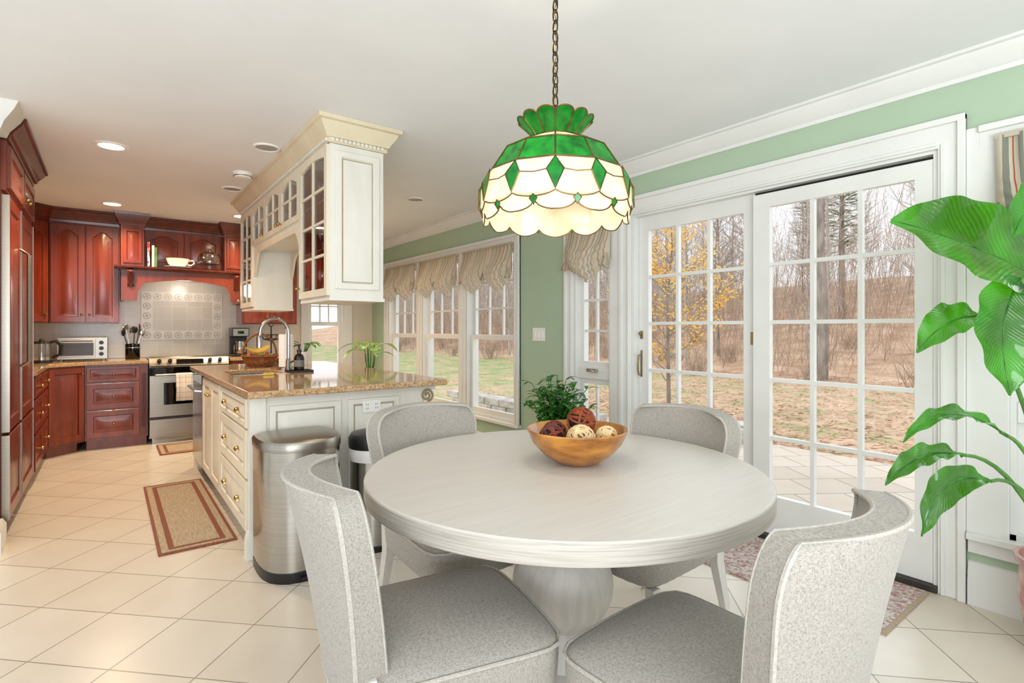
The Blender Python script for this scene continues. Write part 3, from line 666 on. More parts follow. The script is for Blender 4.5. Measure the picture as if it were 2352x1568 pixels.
b.tube([(0,0,.01),(0,0,.36)],.006,6); b.tube([(.02*math.cos(k*PI/6),0,.38+.02*math.sin(k*PI/6)) for k in range(12)],.004,5,True)
b.build('wire_frame',M['black'],r)
for i in range(3):
    a=i*2.1+.4
    o=MB().sphere((0,0,.033),.033,12,8).build('orange',pm('orange_peel_%d'%i,c(214,106,36),c(226,128,50),.5,scale=(30,30,30))); o.location=(1.22+.05*math.cos(a),5.36+.05*math.sin(a),.93); tag(o,'small orange fruit in the lower tier of the black wire stand','orange','oranges in the wire stand')
r=thing('wall_outlet','white double outlet on the island end panel behind the bins','outlet',(1.30,3.150,.77))
MB().box(-.058,.058,-.006,.002,-.038,.038).build('cover_plate',M['white'],r,bevel=.002)
for x in (-.03,.03):
    q=MB().box(x-.018,x+.018,-.009,-.006,-.024,.024).build('socket_face',M['porcelain'],r,bevel=.001)
    b=MB()
    for s in (-.011,.011): b.box(x-.007,x-.004,-.0095,-.009,s-.005,s+.005).box(x+.004,x+.007,-.0095,-.009,s-.004,s+.004)
    b.build('socket_slots',M['black'],q)
r=thing('light_switch','white triple rocker light switch on the green wall','light switch',(XW,3.70,1.2),-PI/2)
MB().box(-.085,.085,-.007,0,-.06,.06).build('cover_plate',M['white'],r,bevel=.002)
for x in (-.048,0,.048): MB().box(x-.016,x+.016,-.013,-.007,-.034,.034).build('rocker',M['porcelain'],r,bevel=.003)
# ------------------------------------------------------------------ hanging cabinets
HX,HY=1.047,3.165; HW=.337; Z0,Z1=1.44,2.36
def gdoor(root,m,x0,x1,z0,z1,cols,rows,kn=None,st=.045,arch=0):
    f=MB(m); t=.02
    f.box(x0,x0+st,-t,0,z0,z1).box(x1-st,x1,-t,0,z0,z1).box(x0+st,x1-st,-t,0,z0,z0+st)
    a,b,p,q=x0+st,x1-st,z0+st,z1-st
    if arch:
        pts=[(b,z1),(b,q-arch)]
        for k in range(1,8): pts.append((b+(a-b)*k/8,q-arch*(1-math.sin(PI*k/8))))
        pts+=[(a,q-arch),(a,z1)]; f.prism(pts,'xz',-t,0)
    else: f.box(a,b,-t,0,q,z1)
    for i in range(1,cols): x=a+(b-a)*i/cols; f.box(x-.008,x+.008,-t+.003,-.003,p,q+.005)
    for i in range(1,rows): z=p+(q-p)*i/rows; f.box(a,b,-t+.004,-.004,z-.008,z+.008)
    o=f.build('glass_door',M['warm_lit_front'],root)
    MB(m).box(a-.005,b+.005,-.008,-.004,p-.005,q+.005).build('pane',M['cglass'],o)
    if kn: knob(o,m,*kn)
    return o
def tower(name,label,ya,yb_,kx,pt):
    L=yb_-ya
    r=thing(name,label,'cabinet',(HX,ya,0))
    b=MB(); b.box(0,HW,0,.022,Z0,Z1).box(0,HW,L-.022,L,Z0,Z1).box(.002,HW-.002,.022,L-.022,Z0,Z0+.022).box(.002,HW-.002,.022,L-.022,Z1-.022,Z1).box(HW-.018,HW,.022,L-.022,Z0+.022,Z1-.022)
    if pt: panel(b,.03,HW-.03,Z0+.05,pt,.016,.035)
    b.box(-.006,HW+.006,-.008 if pt else 0,L,Z0-.02,Z0)
    q=b.build('body',M['white_cab'],r)
    if pt: glaze(q,I4,.03,HW-.03,Z0+.05,pt,.016,.035)
    MB().box(HW-.024,HW-.019,.023,L-.023,Z0+.023,Z1-.023).box(.004,HW-.025,.0225,.027,Z0+.023,Z1-.023).box(.004,HW-.025,L-.027,L-.0225,Z0+.023,Z1-.023).build('cherry_lining',M['cherry'],r)
    mL=T(0,L,0)@RZ(-PI/2)
    gdoor(r,mL,.008,L-.004,Z0+.01,Z1-.008,2,4,(kx,Z0+.08),.045,.025)
    for z in (1.74,2.04): MB().box(.006,HW-.026,.028,L-.028,z,z+.008).build('shelf',M['cherry'],r)
    return r
tower('glass_display_cabinet','white hanging display cabinet at the near end, panelled side facing the table',HY,3.75,.03,Z1-.04)
tower('far_display_cabinet','white hanging display cabinet at the far end, nearest the range',5.24,5.76,.03,0)
r=thing('hanging_bridge_cabinet','row of three small arched glass doors bridging the hanging display cabinets','cabinet',(HX,3.752,0))
L=5.238-3.752; b=MB(); zb=1.985
b.box(.002,HW-.002,0,.018,zb,Z1).box(.002,HW-.002,L-.018,L,zb,Z1).box(0,HW,0.018,L-.018,zb-.02,zb+.012).box(0,HW,0.018,L-.018,Z1-.02,Z1).box(HW-.015,HW,.018,L-.018,zb,Z1)
b.build('body',M['white_cab'],r)
mL=T(0,L,0)@RZ(-PI/2)
for i in range(3): gdoor(r,mL,.004+i*L/3,(i+1)*L/3-.004,zb+.012,Z1-.008,2,2,((i+1)*L/3-.04 if i!=2 else i*L/3+.04,zb+.05),.04,.05)
for x in (0,HW-.02):
    pts=[(0,zb-.02),(0,1.72)]
    for k in range(9): a=k/8; pts.append((.02+.16*a,1.74+.19*math.sin(a*PI/2)))
    for k in range(9): a=1-k/8; pts.append((L-.02-.16*a,1.74+.19*math.sin(a*PI/2)))
    pts+=[(L,1.72),(L,zb-.02)]
    MB().prism(pts,'yz',x,x+.02).build('arched_valance',M['warm_lit_front'],r)
r=thing('hanging_cabinet_cornice','cream crown cornice with rope moulding tying the hanging cabinets to the ceiling','cornice',(HX,HY,0))
L=5.76-HY
pf=[(-.04,2.362),(.012,2.362),(.016,2.385),(.028,2.39),(.034,2.405),(.065,2.45),(.072,2.47),(.09,2.475),(.092,2.499),(-.04,2.499)]
MB().sweep([(0,0),(HW,0),(HW,L),(0,L)],pf,True).build('crown',M['cream_cab'],r)
b=MB(); n=int(L/.026)
for k in range(n):
    for x in (-.027,HW+.013): b.box(x,x+.014,k*.026,k*.026+.016,2.368,2.386)
for k in range(13): b.box(k*.026,k*.026+.016,-.027,-.013,2.368,2.386)
b.build('rope_moulding',M['white_cab'],r)
g0=None
wp=[(.032,0),(.032,.002),(.005,.006),(.004,.08),(.02,.092),(.036,.125),(.034,.165),(.03,.18)]
for z in (1.463,1.749,2.049):
    for i,(dx,dy) in enumerate(((.09,.12),(.24,.14),(.1,.27),(.24,.3),(.09,.42),(.24,.45))):
        if g0 is None:
            g0=MB().lathe(wp,14,cap1=False).build('wine_glass',M['clear']); o=g0
            tag(o,'clear stemmed wine glass inside the near hanging display cabinet','wine glass','wine glasses in the near display cabinet')
        else: o=g0.copy(); COL.objects.link(o)
        o.location=(HX+dx,HY+dy,z)
for z in (1.463,1.749):
    for dx,dy in ((.1,.12),(.24,.14),(.1,.3),(.24,.32)):
        o=g0.copy(); COL.objects.link(o); o.location=(HX+dx,5.24+dy,z); o['label']='clear stemmed wine glass inside the far hanging display cabinet'; o['group']='wine glasses in the far display cabinet'
# ------------------------------------------------------------------ ceiling fittings
for x,y_,lab in ((.012,4.535,'lit recessed ceiling light nearest the camera, above the tile floor'),(.026,6.63,'lit recessed ceiling light near the corner wall cabinets'),(1.17,6.5,'lit recessed ceiling light above the right of the range')):
    r=thing('ceiling_light',lab,'ceiling light',(x,y_,CH-.008))
    MB().lathe([(.102,.008),(.102,.004),(.095,.0),(.078,.001),(.072,.005),(.072,.008)],28).build('trim_ring',M['white'],r)
    MB().lathe([(.0715,.003),(.001,.002)],24,cap0=False).build('lens',M['canlight'],r)
for x,y_,lab in ((.863,3.918,'round ceiling speaker beside the near end of the hanging cornice'),(.874,5.26,'round ceiling speaker farther along the hanging cornice, past the smoke detector'),(2.35,4.62,'round ceiling speaker in front of the window bank')):
    r=thing('ceiling_speaker',lab,'speaker',(x,y_,CH-.008))
    MB().lathe([(.085,.008),(.085,0),(.075,-.003),(.07,0),(.07,.008)],28).build('rim',M['white'],r)
    MB().lathe([(.07,.003),(.001,.001)],24,cap0=False).build('grille',pm('speaker_grille',c(176,174,168),c(160,158,152),.7,scale=(200,200,200)),r)
r=thing('smoke_detector','white smoke detector on the ceiling left of the hanging cornice','smoke detector',(.856,4.69,CH-.045))
MB().lathe([(.03,0),(.06,.005),(.068,.02),(.07,.035),(.075,.036),(.075,.045)],24).build('housing',M['white'],r)
MB().lathe([(.069,.012),(.071,.016),(.069,.02)],24,cap0=False,cap1=False).build('vent',M['steel'],r)
# ------------------------------------------------------------------ pendant lamp
LZ=1.61
r=thing('pendant_lamp','green and cream stained glass pendant lamp on a chain above the round table','pendant lamp',(1.241,1.379,LZ))
CB=1.912; ZG=1.862; ZP=1.780; ZS_=1.742; ZQ=1.668; ZR=1.642
prof=[(CB,.075),(ZG,.184),(ZP,.238),(ZS_,.262),(1.66,.264),(1.60,.254)]
def rad(z):
    for (za,ra),(zb_,rb) in zip(prof,prof[1:]):
        if za>=z>=zb_: return ra+(rb-ra)*(za-z)/(za-zb_)
    return prof[-1][1]
A0=math.atan2(-1.379,-1.241)
def lpt(th,z,off=0):
    s=PI/6; q=(th%s)-s/2
    R=rad(z)*math.cos(s/2)/math.cos(q)+off
    return Vector((R*math.cos(th+A0),R*math.sin(th+A0),z-LZ))
def band(mb,zs,off=0,scal=0,shift=0,m=6):
    for k in range(12):
        ls=[]
        for i in range(m+1):
            s=i/m; th=(k+s+shift)*PI/6
            e=scal*math.sin(PI*s)**.6 if scal else 0
            zz=list(zs); zz[-1]-=e
            ls.append([lpt(th,z,off) for z in zz])
        mb.loops(ls,False,False,closed=False)
b=MB(); band(b,[CB,ZG]); b.build('cream_collar',M['lampcream'],r,ang=12)
b=MB(); band(b,[ZP,ZS_,ZQ],0,.014); b.build('cream_panels',M['lampcream'],r,ang=12)
b=MB(); band(b,[ZQ,.5*(ZQ+ZR),ZR],-.004,.028,.5,8); b.build('scalloped_glass',M['lampcream'],r,ang=12)
b=MB(); band(b,[ZG,ZP]); b.build('green_band',M['lampgreen'],r,ang=12)
def petal(k,i,n):
    s=i/n; th=(k+s)*PI/6+A0; h_=.054+.013*math.sin(PI*s)**.6; return th,h_
CRR=.072; CRS=.92
b=MB()
for k in range(12):
    ls=[]
    for i in range(7):
        th,h_=petal(k,i,6)
        ls.append([Vector(((CRR+CRS*h_*j/3)*math.cos(th),(CRR+CRS*h_*j/3)*math.sin(th),CB+h_*j/3-LZ)) for j in range(4)])
    b.loops(ls,False,False,closed=False)
b.build('green_crown',M['lampgreen'],r)
DA=.10; z1d,zmd,z2d=1.776,1.732,1.670
for k in range(12):
    t=k*PI/6
    b=MB(); b.add([lpt(t,z1d,.006),lpt(t-DA,zmd,.008),lpt(t,z2d,.006),lpt(t+DA,zmd,.008),lpt(t,zmd+.008,.006)],[(0,1,4),(1,2,4),(2,3,4),(3,0,4)]); b.build('green_diamond',M['lampdia'],r,ang=180)
    t=(k+.5)*PI/6
    b=MB(); b.add([lpt(t,1.660,.007),lpt(t-.05,1.648,.006),lpt(t,1.628,.005),lpt(t+.05,1.648,.006)],[(0,1,2,3)]); b.build('green_droplet',M['lampdia'],r)
b=MB(); cr_=.0023
for z in (CB,ZG,ZP): b.tube([lpt(k*PI/6,z) for k in range(12)],cr_*1.5,6,True)
for k in range(12):
    t=k*PI/6
    b.tube([lpt(t,CB),lpt(t,ZG),lpt(t,ZP)],cr_*1.4,5)
    b.tube([lpt(t,z1d,.007),lpt(t-DA,zmd,.010),lpt(t,z2d,.007),lpt(t+DA,zmd,.010)],cr_,5,True)
    b.tube([lpt(t+PI/6*s/8,ZQ-.014*math.sin(PI*s/8)**.6,.003) for s in range(9)],cr_,5)
    b.tube([lpt(t+DA,zmd,.007),lpt(t+PI/12,zmd-.004,.004),lpt(t+PI/6-DA,zmd,.007)],cr_*.8,5)
    b.tube([lpt(t+PI/12+PI/6*s/10,ZR-.028*math.sin(PI*s/10)**.6,-.003) for s in range(11)],cr_,5)
    q=t+PI/12
    b.tube([lpt(q,1.660,.007),lpt(q-.05,1.648,.007),lpt(q,1.628,.006),lpt(q+.05,1.648,.007)],cr_*.8,5,True)
    pts=[]
    for i in range(9):
        th,h_=petal(k,i,8); pts.append(((CRR+CRS*h_)*math.cos(th),(CRR+CRS*h_)*math.sin(th),CB+h_-LZ))
    b.tube(pts,cr_*1.2,5)
    b.tube([(CRR*math.cos(t+A0),CRR*math.sin(t+A0),CB-LZ),pts[0]],cr_*1.2,5)
b.build('lead_came',M['came'],r)
b=MB(); b.lathe([(.03,1.895-LZ),(.03,1.93-LZ),(.012,1.955-LZ),(.008,2.03-LZ)],14); b.build('lamp_cap',M['chain'],r)
b=MB(); z=2.025; k=0
while z<2.46:
    pts=[]
    for i in range(12):
        a=2*PI*i/12; q=.011*math.cos(a); w=.024*math.sin(a)
        pts.append((q,0,z+.02+w-LZ) if k%2==0 else (0,q,z+.02+w-LZ))
    b.tube(pts,.0028,5,True); z+=.037; k+=1
b.build('chain',M['chain'],r)
b=MB(); b.tube([(.004*math.cos(i*1.2),.004*math.sin(i*1.2),2.02-LZ+i*.012) for i in range(40)],.0022,5); b.build('cord',M['brass'],r)
MB().lathe([(.001,CH-.04-LZ),(.03,CH-.035-LZ),(.06,CH-.012-LZ),(.065,CH+.001-LZ)],20).build('ceiling_canopy',M['chain'],r)
for k in range(3):
    a=k*2.1+.5; MB().sphere((.06*math.cos(a),.06*math.sin(a),1.74-LZ),.03,12,8,(1,1,1.3)).build('bulb',M['bulb'],r)
MB().tube([(0,0,1.90-LZ),(0,0,1.79-LZ)],.008,8).build('socket_stem',M['chain'],r)
# ------------------------------------------------------------------ table and chairs
TX,TY=1.295,1.40
r=thing('dining_table','round whitewashed oak pedestal dining table','table',(TX,TY,0))
MB().lathe([(.685,.757),(.680,.760),(.4,.76),(.001,.76)],96,cap0=False,cap1=False).build('tabletop',M['tablewood'],r,ang=30)
MB().lathe([(.30,.70),(.682,.70),(.686,.702),(.688,.706),(.688,.754),(.685,.757)],96,cap1=False).build('table_edge',M['tablerim'],r,ang=30)
pr=[(.24,0),(.245,.01),(.24,.028),(.13,.038),(.075,.055),(.055,.10),(.052,.17)]
for k in range(21):
    a=-PI/2+PI*(.09+.82*k/20); pr.append((.180*math.cos(a),.345+.165*math.sin(a)))
pr+=[(.055,.52),(.085,.56),(.13,.61),(.24,.66),(.26,.70)]
MB().lathe(pr,64).build('pedestal',M['leg'],r)
BT,BH=.40,.496
def make_chair():
    r=thing('dining_chair','x','chair')
    n=11
    def sq(i,j,z,ins=0):
        x=(-1+2*i/(n-1)); yy=(-1+2*j/(n-1))
        w=.255-.02*(1-(yy+1)/2)
        k=max(abs(x),abs(yy)); L_=(abs(x)**9+abs(yy)**9)**(1/9) if k>0 else 1
        f=k/L_ if L_>0 and k>0 else 1
        return (x*f*(w-ins),.01+yy*f*(.25-ins)+(.012*(1-x*x) if yy>0 else 0)*yy,z)
    v=[];f=[]
    for j in range(n):
        for i in range(n):
            x=(-1+2*i/(n-1)); yy=(-1+2*j/(n-1)); q=max(abs(x),abs(yy))
            v.append(sq(i,j,.454+.034*(1-q**4),0))
    for j in range(n-1):
        for i in range(n-1): a=j*n+i; f.append((a,a+1,a+n+1,a+n))
    per=[(i,0) for i in range(n-1)]+[(n-1,j) for j in range(n-1)]+[(i,n-1) for i in range(n-1,0,-1)]+[(0,j) for j in range(n-1,0,-1)]
    base_i=len(v)
    rings=[(.44,-.006),(.38,-.004),(.33,0),(.315,.012)]
    for z,ins in rings:
        for i,j in per: v.append(sq(i,j,z,ins))
    P=len(per)
    prev=[j*n+i for i,j in per]
    for q in range(len(rings)):
        cur=[base_i+q*P+k for k in range(P)]
        for k in range(P): f.append((prev[k],cur[k],cur[(k+1)%P],prev[(k+1)%P]))
        prev=cur
    f.append(tuple(prev))
    MB().add(v,f).build('seat',M['fabric'],r,sub=1,ang=180)
    MB().tube([sq(i,j,.447,-.005) for i,j in per],.005,6,True).build('seat_piping',M['piping'],r)
    nx,nz=21,19
    def bk(s,tt,side):
        t=1-(1-tt)**1.8
        z=BT+BH*t
        w=.222+.070*t
        if t>.76:
            q=(t-.76)/.24; w-=.078*(1-math.sqrt(max(0,1-.985*q*q)))
        yb_=-.255-.030*t*t-.02*t-.092*(1-s*s)*(.5+.5*t)
        th=.086-.022*t
        nxv=Vector((s*.45,-1,0)).normalized()
        p=Vector((w*s,yb_,z-.010*t**3*s*s))
        if side==1: p=p-nxv*th
        return p
    v=[];f=[]
    for side in (0,1):
        for j in range(nz):
            for i in range(nx): v.append(bk(-1+2*i/(nx-1),j/(nz-1),side))
    Q=nx*nz
    for j in range(nz-1):
        for i in range(nx-1):
            a=j*nx+i; f.append((a,a+1,a+nx+1,a+nx)); f.append((a+Q,a+Q+nx,a+Q+nx+1,a+Q+1))
    pe=[(i,0) for i in range(nx-1)]+[(nx-1,j) for j in range(nz-1)]+[(i,nz-1) for i in range(nx-1,0,-1)]+[(0,j) for j in range(nz-1,0,-1)]
    ids=[j*nx+i for i,j in pe]
    for k in range(len(ids)):
        a,b_=ids[k],ids[(k+1)%len(ids)]; f.append((a,a+Q,b_+Q,b_))
    MB().add(v,f).build('backrest',M['fabric'],r,bevel=.016,seg=4,ang=50)
    for side in (0,1):
        pts=[]
        for i,j in pe:
            p=bk(-1+2*i/(nx-1),j/(nz-1),side)
            pts.append(p+(Vector((p.x,0,p.z-.64)).normalized())*-.004+Vector((0,(.002 if side==0 else -.002),0)))
        MB().tube(pts,.0055,6,True).build('back_piping',M['piping'],r)
    for sx in (-1,1):
        MB().loops([[(sx*.225+a*.02,.215+b_*.02,.32) for a,b_ in ((-1,-1),(1,-1),(1,1),(-1,1))],[(sx*.225+a*.014,.215+b_*.014,0) for a,b_ in ((-1,-1),(1,-1),(1,1),(-1,1))]]).build('leg',M['leg'],r,bevel=.003)
        MB().loops([[(sx*.205+a*.02,-.235+b_*.026,.47) for a,b_ in ((-1,-1),(1,-1),(1,1),(-1,1))],[(sx*.205+a*.02,-.225+b_*.024,.30) for a,b_ in ((-1,-1),(1,-1),(1,1),(-1,1))],[(sx*.215+a*.014,-.30+b_*.016,0) for a,b_ in ((-1,-1),(1,-1),(1,1),(-1,1))]]).build('leg',M['leg'],r,bevel=.003)
    return r
ch=make_chair()
ch.location=(.725,1.29,0); ch.rotation_euler=(0,0,-PI/2-math.radians(12))
ch['label']='grey tweed dining chair in front of the steel bin, at the left of the table'; ch['group']='dining chairs'
dup(ch,(1.145,.728,0),math.radians(2),'grey tweed dining chair in the right foreground with its back to the camera')
dup(ch,(1.16,1.905,0),PI,'grey tweed dining chair on the far side of the table beside the black-lidded bin')
dup(ch,(1.768,1.43,0),PI/2,'grey tweed dining chair between the table and the sliding doors')
BX,BY=1.367,1.40
r=thing('wooden_bowl','wide turned wooden bowl of decorative balls on the dining table','bowl',(BX,BY,.76))
MB().lathe([(.065,0),(.075,.004),(.12,.03),(.162,.075),(.184,.122),(.182,.127),(.176,.124),(.152,.078),(.11,.037),(.05,.018),(.001,.016)],48,cap1=False).build('bowl_shell',M['bowl'],r)
def ball(label,dx,dy,dz,rr,mt,cm,n,sr,seed):
    rnd=random.Random(seed); r=thing('woven_ball',label,'decorative ball',(BX+dx,BY+dy,.76+dz-rr))
    MB().sphere((0,0,rr),rr*.84,14,9).build('core',M[cm],r)
    b=MB()
    for k in range(n):
        ax=Vector((rnd.uniform(-1,1),rnd.uniform(-1,1),rnd.uniform(-1,1))).normalized(); u=ax.orthogonal().normalized(); w=ax.cross(u); of=rr*.3*rnd.uniform(-1,1); q_=math.sqrt((rr-sr)**2-of**2)
        b.tube([(u*math.cos(q*PI/9)+w*math.sin(q*PI/9))*q_+ax*of+Vector((0,0,rr)) for q in range(18)],sr,5,True)
    b.build('woven_strands',M[mt],r)
ball('burnt orange woven rattan ball on top of the bowl',.07,.05,.138,.056,'rattan','core',11,.0055,1)
ball('pale straw ball at the front of the wooden bowl',-.03,-.05,.096,.054,'rattanc','corec',30,.0032,2)
ball('dark brown woven ball at the left of the wooden bowl',-.098,.03,.102,.046,'rattand','core',18,.0035,3)
ball('small pale woven ball at the right of the wooden bowl',.065,-.085,.098,.042,'rattanc','corec',24,.0032,4)
ball('dark red brown ball at the back left of the wooden bowl',-.035,.085,.102,.046,'rattand','core',18,.0035,5)
r=thing('trash_can','tall stainless steel half-round trash can against the island','trash can',(.80,2.90,0))
def dsh(w,dp,z,n=28):
    o=[]
    for k in range(n+1):
        a=PI+PI*k/n; o.append((w*math.copysign(abs(math.cos(a))**.75,math.cos(a)),.05+dp*math.copysign(abs(math.sin(a))**.75,math.sin(a)),z))
    return o+[(w*.98,.15,z),(-w*.98,.15,z)]
b=MB(); b.loops([dsh(.198,.245,.05),dsh(.2,.247,.64)]); b.build('body',M['steel'],r)
b=MB(); b.loops([dsh(.198,.246,0),dsh(.2,.25,.052)]); b.build('base',M['black'],r)
b=MB(); b.loops([dsh(.204,.252,.64),dsh(.206,.254,.675),dsh(.198,.246,.69),dsh(.15,.19,.702),dsh(.05,.06,.705)]); b.build('lid',M['steelh'],r)
MB().box(-.05,.05,-.21,-.19,.012,.03).build('pedal',M['black'],r)
r=thing('small_bin','slimmer steel bin with black lid and white liner beside the larger can','trash can',(1.235,2.94,0))
MB().lathe([(.138,.03),(.14,.56)],32).build('body',M['steel'],r)
MB().lathe([(.142,0),(.144,.03),(.138,.035)],32).build('base',M['black'],r)
MB().lathe([(.142,.50),(.148,.53),(.146,.57),(.141,.58)],32,cap0=False,cap1=False).build('liner',M['bag'],r)
MB().lathe([(.147,.57),(.15,.585),(.15,.625),(.135,.65),(.08,.662),(.001,.664)],32,cap1=False).build('lid',M['black'],r)
def mat_rug(name,label,x0,x1,y0,y1,rz=0):
    r=thing(name,label,'rug',((x0+x1)/2,(y0+y1)/2,0),rz); w=(x1-x0)/2; l=(y1-y0)/2
    def ring(o,i,z):
        b=MB()
        def q(e,zz): return [(-w+e,-l+e,zz),(w-e,-l+e,zz),(w-e,l-e,zz),(-w+e,l-e,zz)]
        b.loops([q(o,0),q(o,z),q(i,z),q(i,0)],wrap=True); return b
    ring(0,.016,.011).build('edge_binding',M['rugr'],r); ring(.016,.052,.009).build('outer_band',M['rugf'],r); ring(.052,.080,.010).build('inner_band',M['rugr'],r)
    MB().box(-w+.080,w-.080,-l+.080,l-.080,0,.009).build('field',M['rugf'],r)
mat_rug('kitchen_mat','long beige kitchen mat with rust border alongside the island',.215,.605,3.48,5.05)
mat_rug('range_mat','small beige and rust mat in front of the range',.40,1.05,6.25,6.80)
r=thing('door_rug','faded patterned red and grey rug just inside the sliding doors','rug',(2.8,1.45,0))
MB().box(-.28,.28,-.64,.64,0,.008).build('pile',M['persian'],r)
for s in (-.66,.64): MB().box(-.285,.285,s,s+.02,0,.006).build('fringe',M['rugf'],r)
# ------------------------------------------------------------------ worktop things
ZC=.914
r=thing('toaster_oven','stainless toaster oven on the corner worktop','toaster oven',(-.43,7.15,ZC))
MB().box(0,.42,0,.3,.015,.245).box(.02,.05,.03,.06,0,.015).box(.37,.4,.03,.06,0,.015).box(.02,.05,.24,.27,0,.015).box(.37,.4,.24,.27,0,.015).build('body',M['steelh'],r,bevel=.006)
q=MB().box(.015,.315,-.012,0,.04,.225).build('door',M['steelh'],r,bevel=.003)
MB().box(.03,.30,-.014,-.012,.055,.19).build('door_window',pm('smoked_glass',c(52,40,32),c(60,48,38),.3),q)
MB().tube([(.04,-.012,.207),(.04,-.035,.207),(.29,-.035,.207),(.29,-.012,.207)],.007).build('handle',M['steel'],q)
for z in (.07,.13,.19): MB(T(.365,0,z)@RX(PI/2)).lathe([(.021,0),(.019,.018),(.001,.019)],14).build('dial',M['black'],r)
r=thing('electric_kettle','glass electric kettle with black handle beside the toaster oven','kettle',(-.53,6.95,ZC))
MB().lathe([(.085,0),(.088,.025),(.085,.03)],24).build('base',M['black'],r)
MB().lathe([(.083,.03),(.085,.10),(.075,.19)],24,cap1=False).build('glass_jug',M['clear'],r)
MB().lathe([(.084,.03),(.084,.06)],24).build('steel_band',M['steel'],r)
MB().lathe([(.076,.19),(.07,.21),(.02,.218),(.015,.235),(.001,.237)],24).build('lid',M['black'],r)
MB().tube([(.07,0,.205),(.11,0,.215),(.145,0,.17),(.14,0,.08),(.085,0,.05)],.014,8).build('handle',M['black'],r)
r=thing('utensil_crock','black crock holding cooking utensils left of the range','crock',(.21,7.26,ZC))
MB().lathe([(.065,0),(.068,.005),(.068,.165),(.064,.17),(.06,.165),(.06,.015),(.001,.012)],24).build('vessel',M['blackglass'],r)
MB().lathe([(.0685,.12),(.07,.128),(.0685,.135)],24,cap0=False,cap1=False).build('band',M['steel'],r)
ul=['steel ladle in the black crock','black spatula in the black crock','steel serving spoon in the black crock','black slotted turner in the black crock','steel whisk handle in the black crock','dark wooden spoon in the black crock']
for i in range(6):
    a=i*PI/3+.3; lean=.08; tx,ty=math.cos(a)*lean,math.sin(a)*lean*.6; h_=.30+.03*(i%3)
    p0=Vector((.03*math.cos(a)*.5,.03*math.sin(a)*.5,.0)); p1=Vector((tx,ty,h_-.05))
    o=thing('utensil',ul[i],'utensil',(.21,7.26,ZC+.016))
    MB().tube([p0,p1],.005,6).build('handle',M['steel' if i%2==0 else 'black'],o)
    d_=(p1-p0).normalized(); c_=p1+d_*.03
    MB(T(*c_)@RZ(i*.3)).sphere((0,0,0),.032,10,7,(1,.28,1.25)).build('head',M['steel' if i%2==0 else 'black'] if i!=5 else M['cherryd'],o)
r=thing('coffee_maker','black and steel drip coffee maker on the worktop right of the range','coffee maker',(1.19,7.17,ZC))
MB().box(0,.19,0,.24,0,.03).box(0,.19,.14,.24,.03,.24).box(.0,.19,.0,.24,.24,.35).build('body',M['black'],r,bevel=.008)
MB().box(.01,.18,-.004,0,.25,.335).build('front_panel',M['steelh'],r)
MB().box(.06,.13,-.006,-.004,.275,.31).build('display',M['blackglass'],r)
MB().lathe([(.06,.032),(.07,.05),(.07,.12),(.05,.17),(.052,.185)],20,(.095,.068,0)).build('carafe',M['steel'],r)
MB().tube([(.04,.0,.165),(.03,-.03,.16),(.03,-.03,.08),(.05,.0,.07)],.008).build('carafe_handle',M['black'],r)
ZS=1.929
for i,(x,mt,h_,lab) in enumerate(((.335,'redbook',.27,'cookbook with red patterned cover on the hood shelf'),(.375,'whitebook',.24,'white cookbook beside the red one on the hood shelf'),(.40,'greenbook',.22,'thin green cookbook on the hood shelf'))):
    r=thing('cookbook',lab,'book',(x,7.025,ZS))
    MB().box(0,.003,0,.16,0,h_).box(.019,.022,0,.16,0,h_).box(0,.022,-.003,0,0,h_).build('cover',M[mt],r); MB().box(.003,.019,.0,.155,.004,h_-.004).build('pages',M['paper'],r)
r=thing('saucer','white saucer under the large cup on the hood shelf','saucer',(.62,7.06,ZS))
MB().lathe([(.06,0),(.07,.004),(.13,.018),(.132,.022),(.07,.01),(.001,.008)],28).build('dish',M['porcelain'],r)
r=thing('teacup','oversized white teacup on a saucer on the hood shelf','cup',(.62,7.06,ZS+.012))
MB().lathe([(.05,0),(.055,.008),(.095,.04),(.115,.10),(.111,.10),(.09,.045),(.05,.016),(.001,.014)],28).build('bowl',M['porcelain'],r)
MB().tube([(.108,0,.085),(.15,0,.09),(.16,0,.06),(.13,0,.035),(.095,0,.038)],.009,8).build('handle',M['porcelain'],r)
r=thing('cake_stand','glass cake stand with domed cover on the hood shelf','cake stand',(.935,7.06,ZS))
gd=glassm('cut_glass',(.86,.87,.86,1),.28)
MB().lathe([(.07,0),(.065,.008),(.02,.02),(.018,.06),(.03,.07),(.135,.075),(.14,.085),(.001,.083)],28).build('stand',gd,r)
MB().lathe([(.12,.086),(.122,.14),(.10,.19),(.05,.215),(.015,.222),(.012,.235),(.02,.25),(.001,.258)],28,cap0=False).build('dome',gd,r)
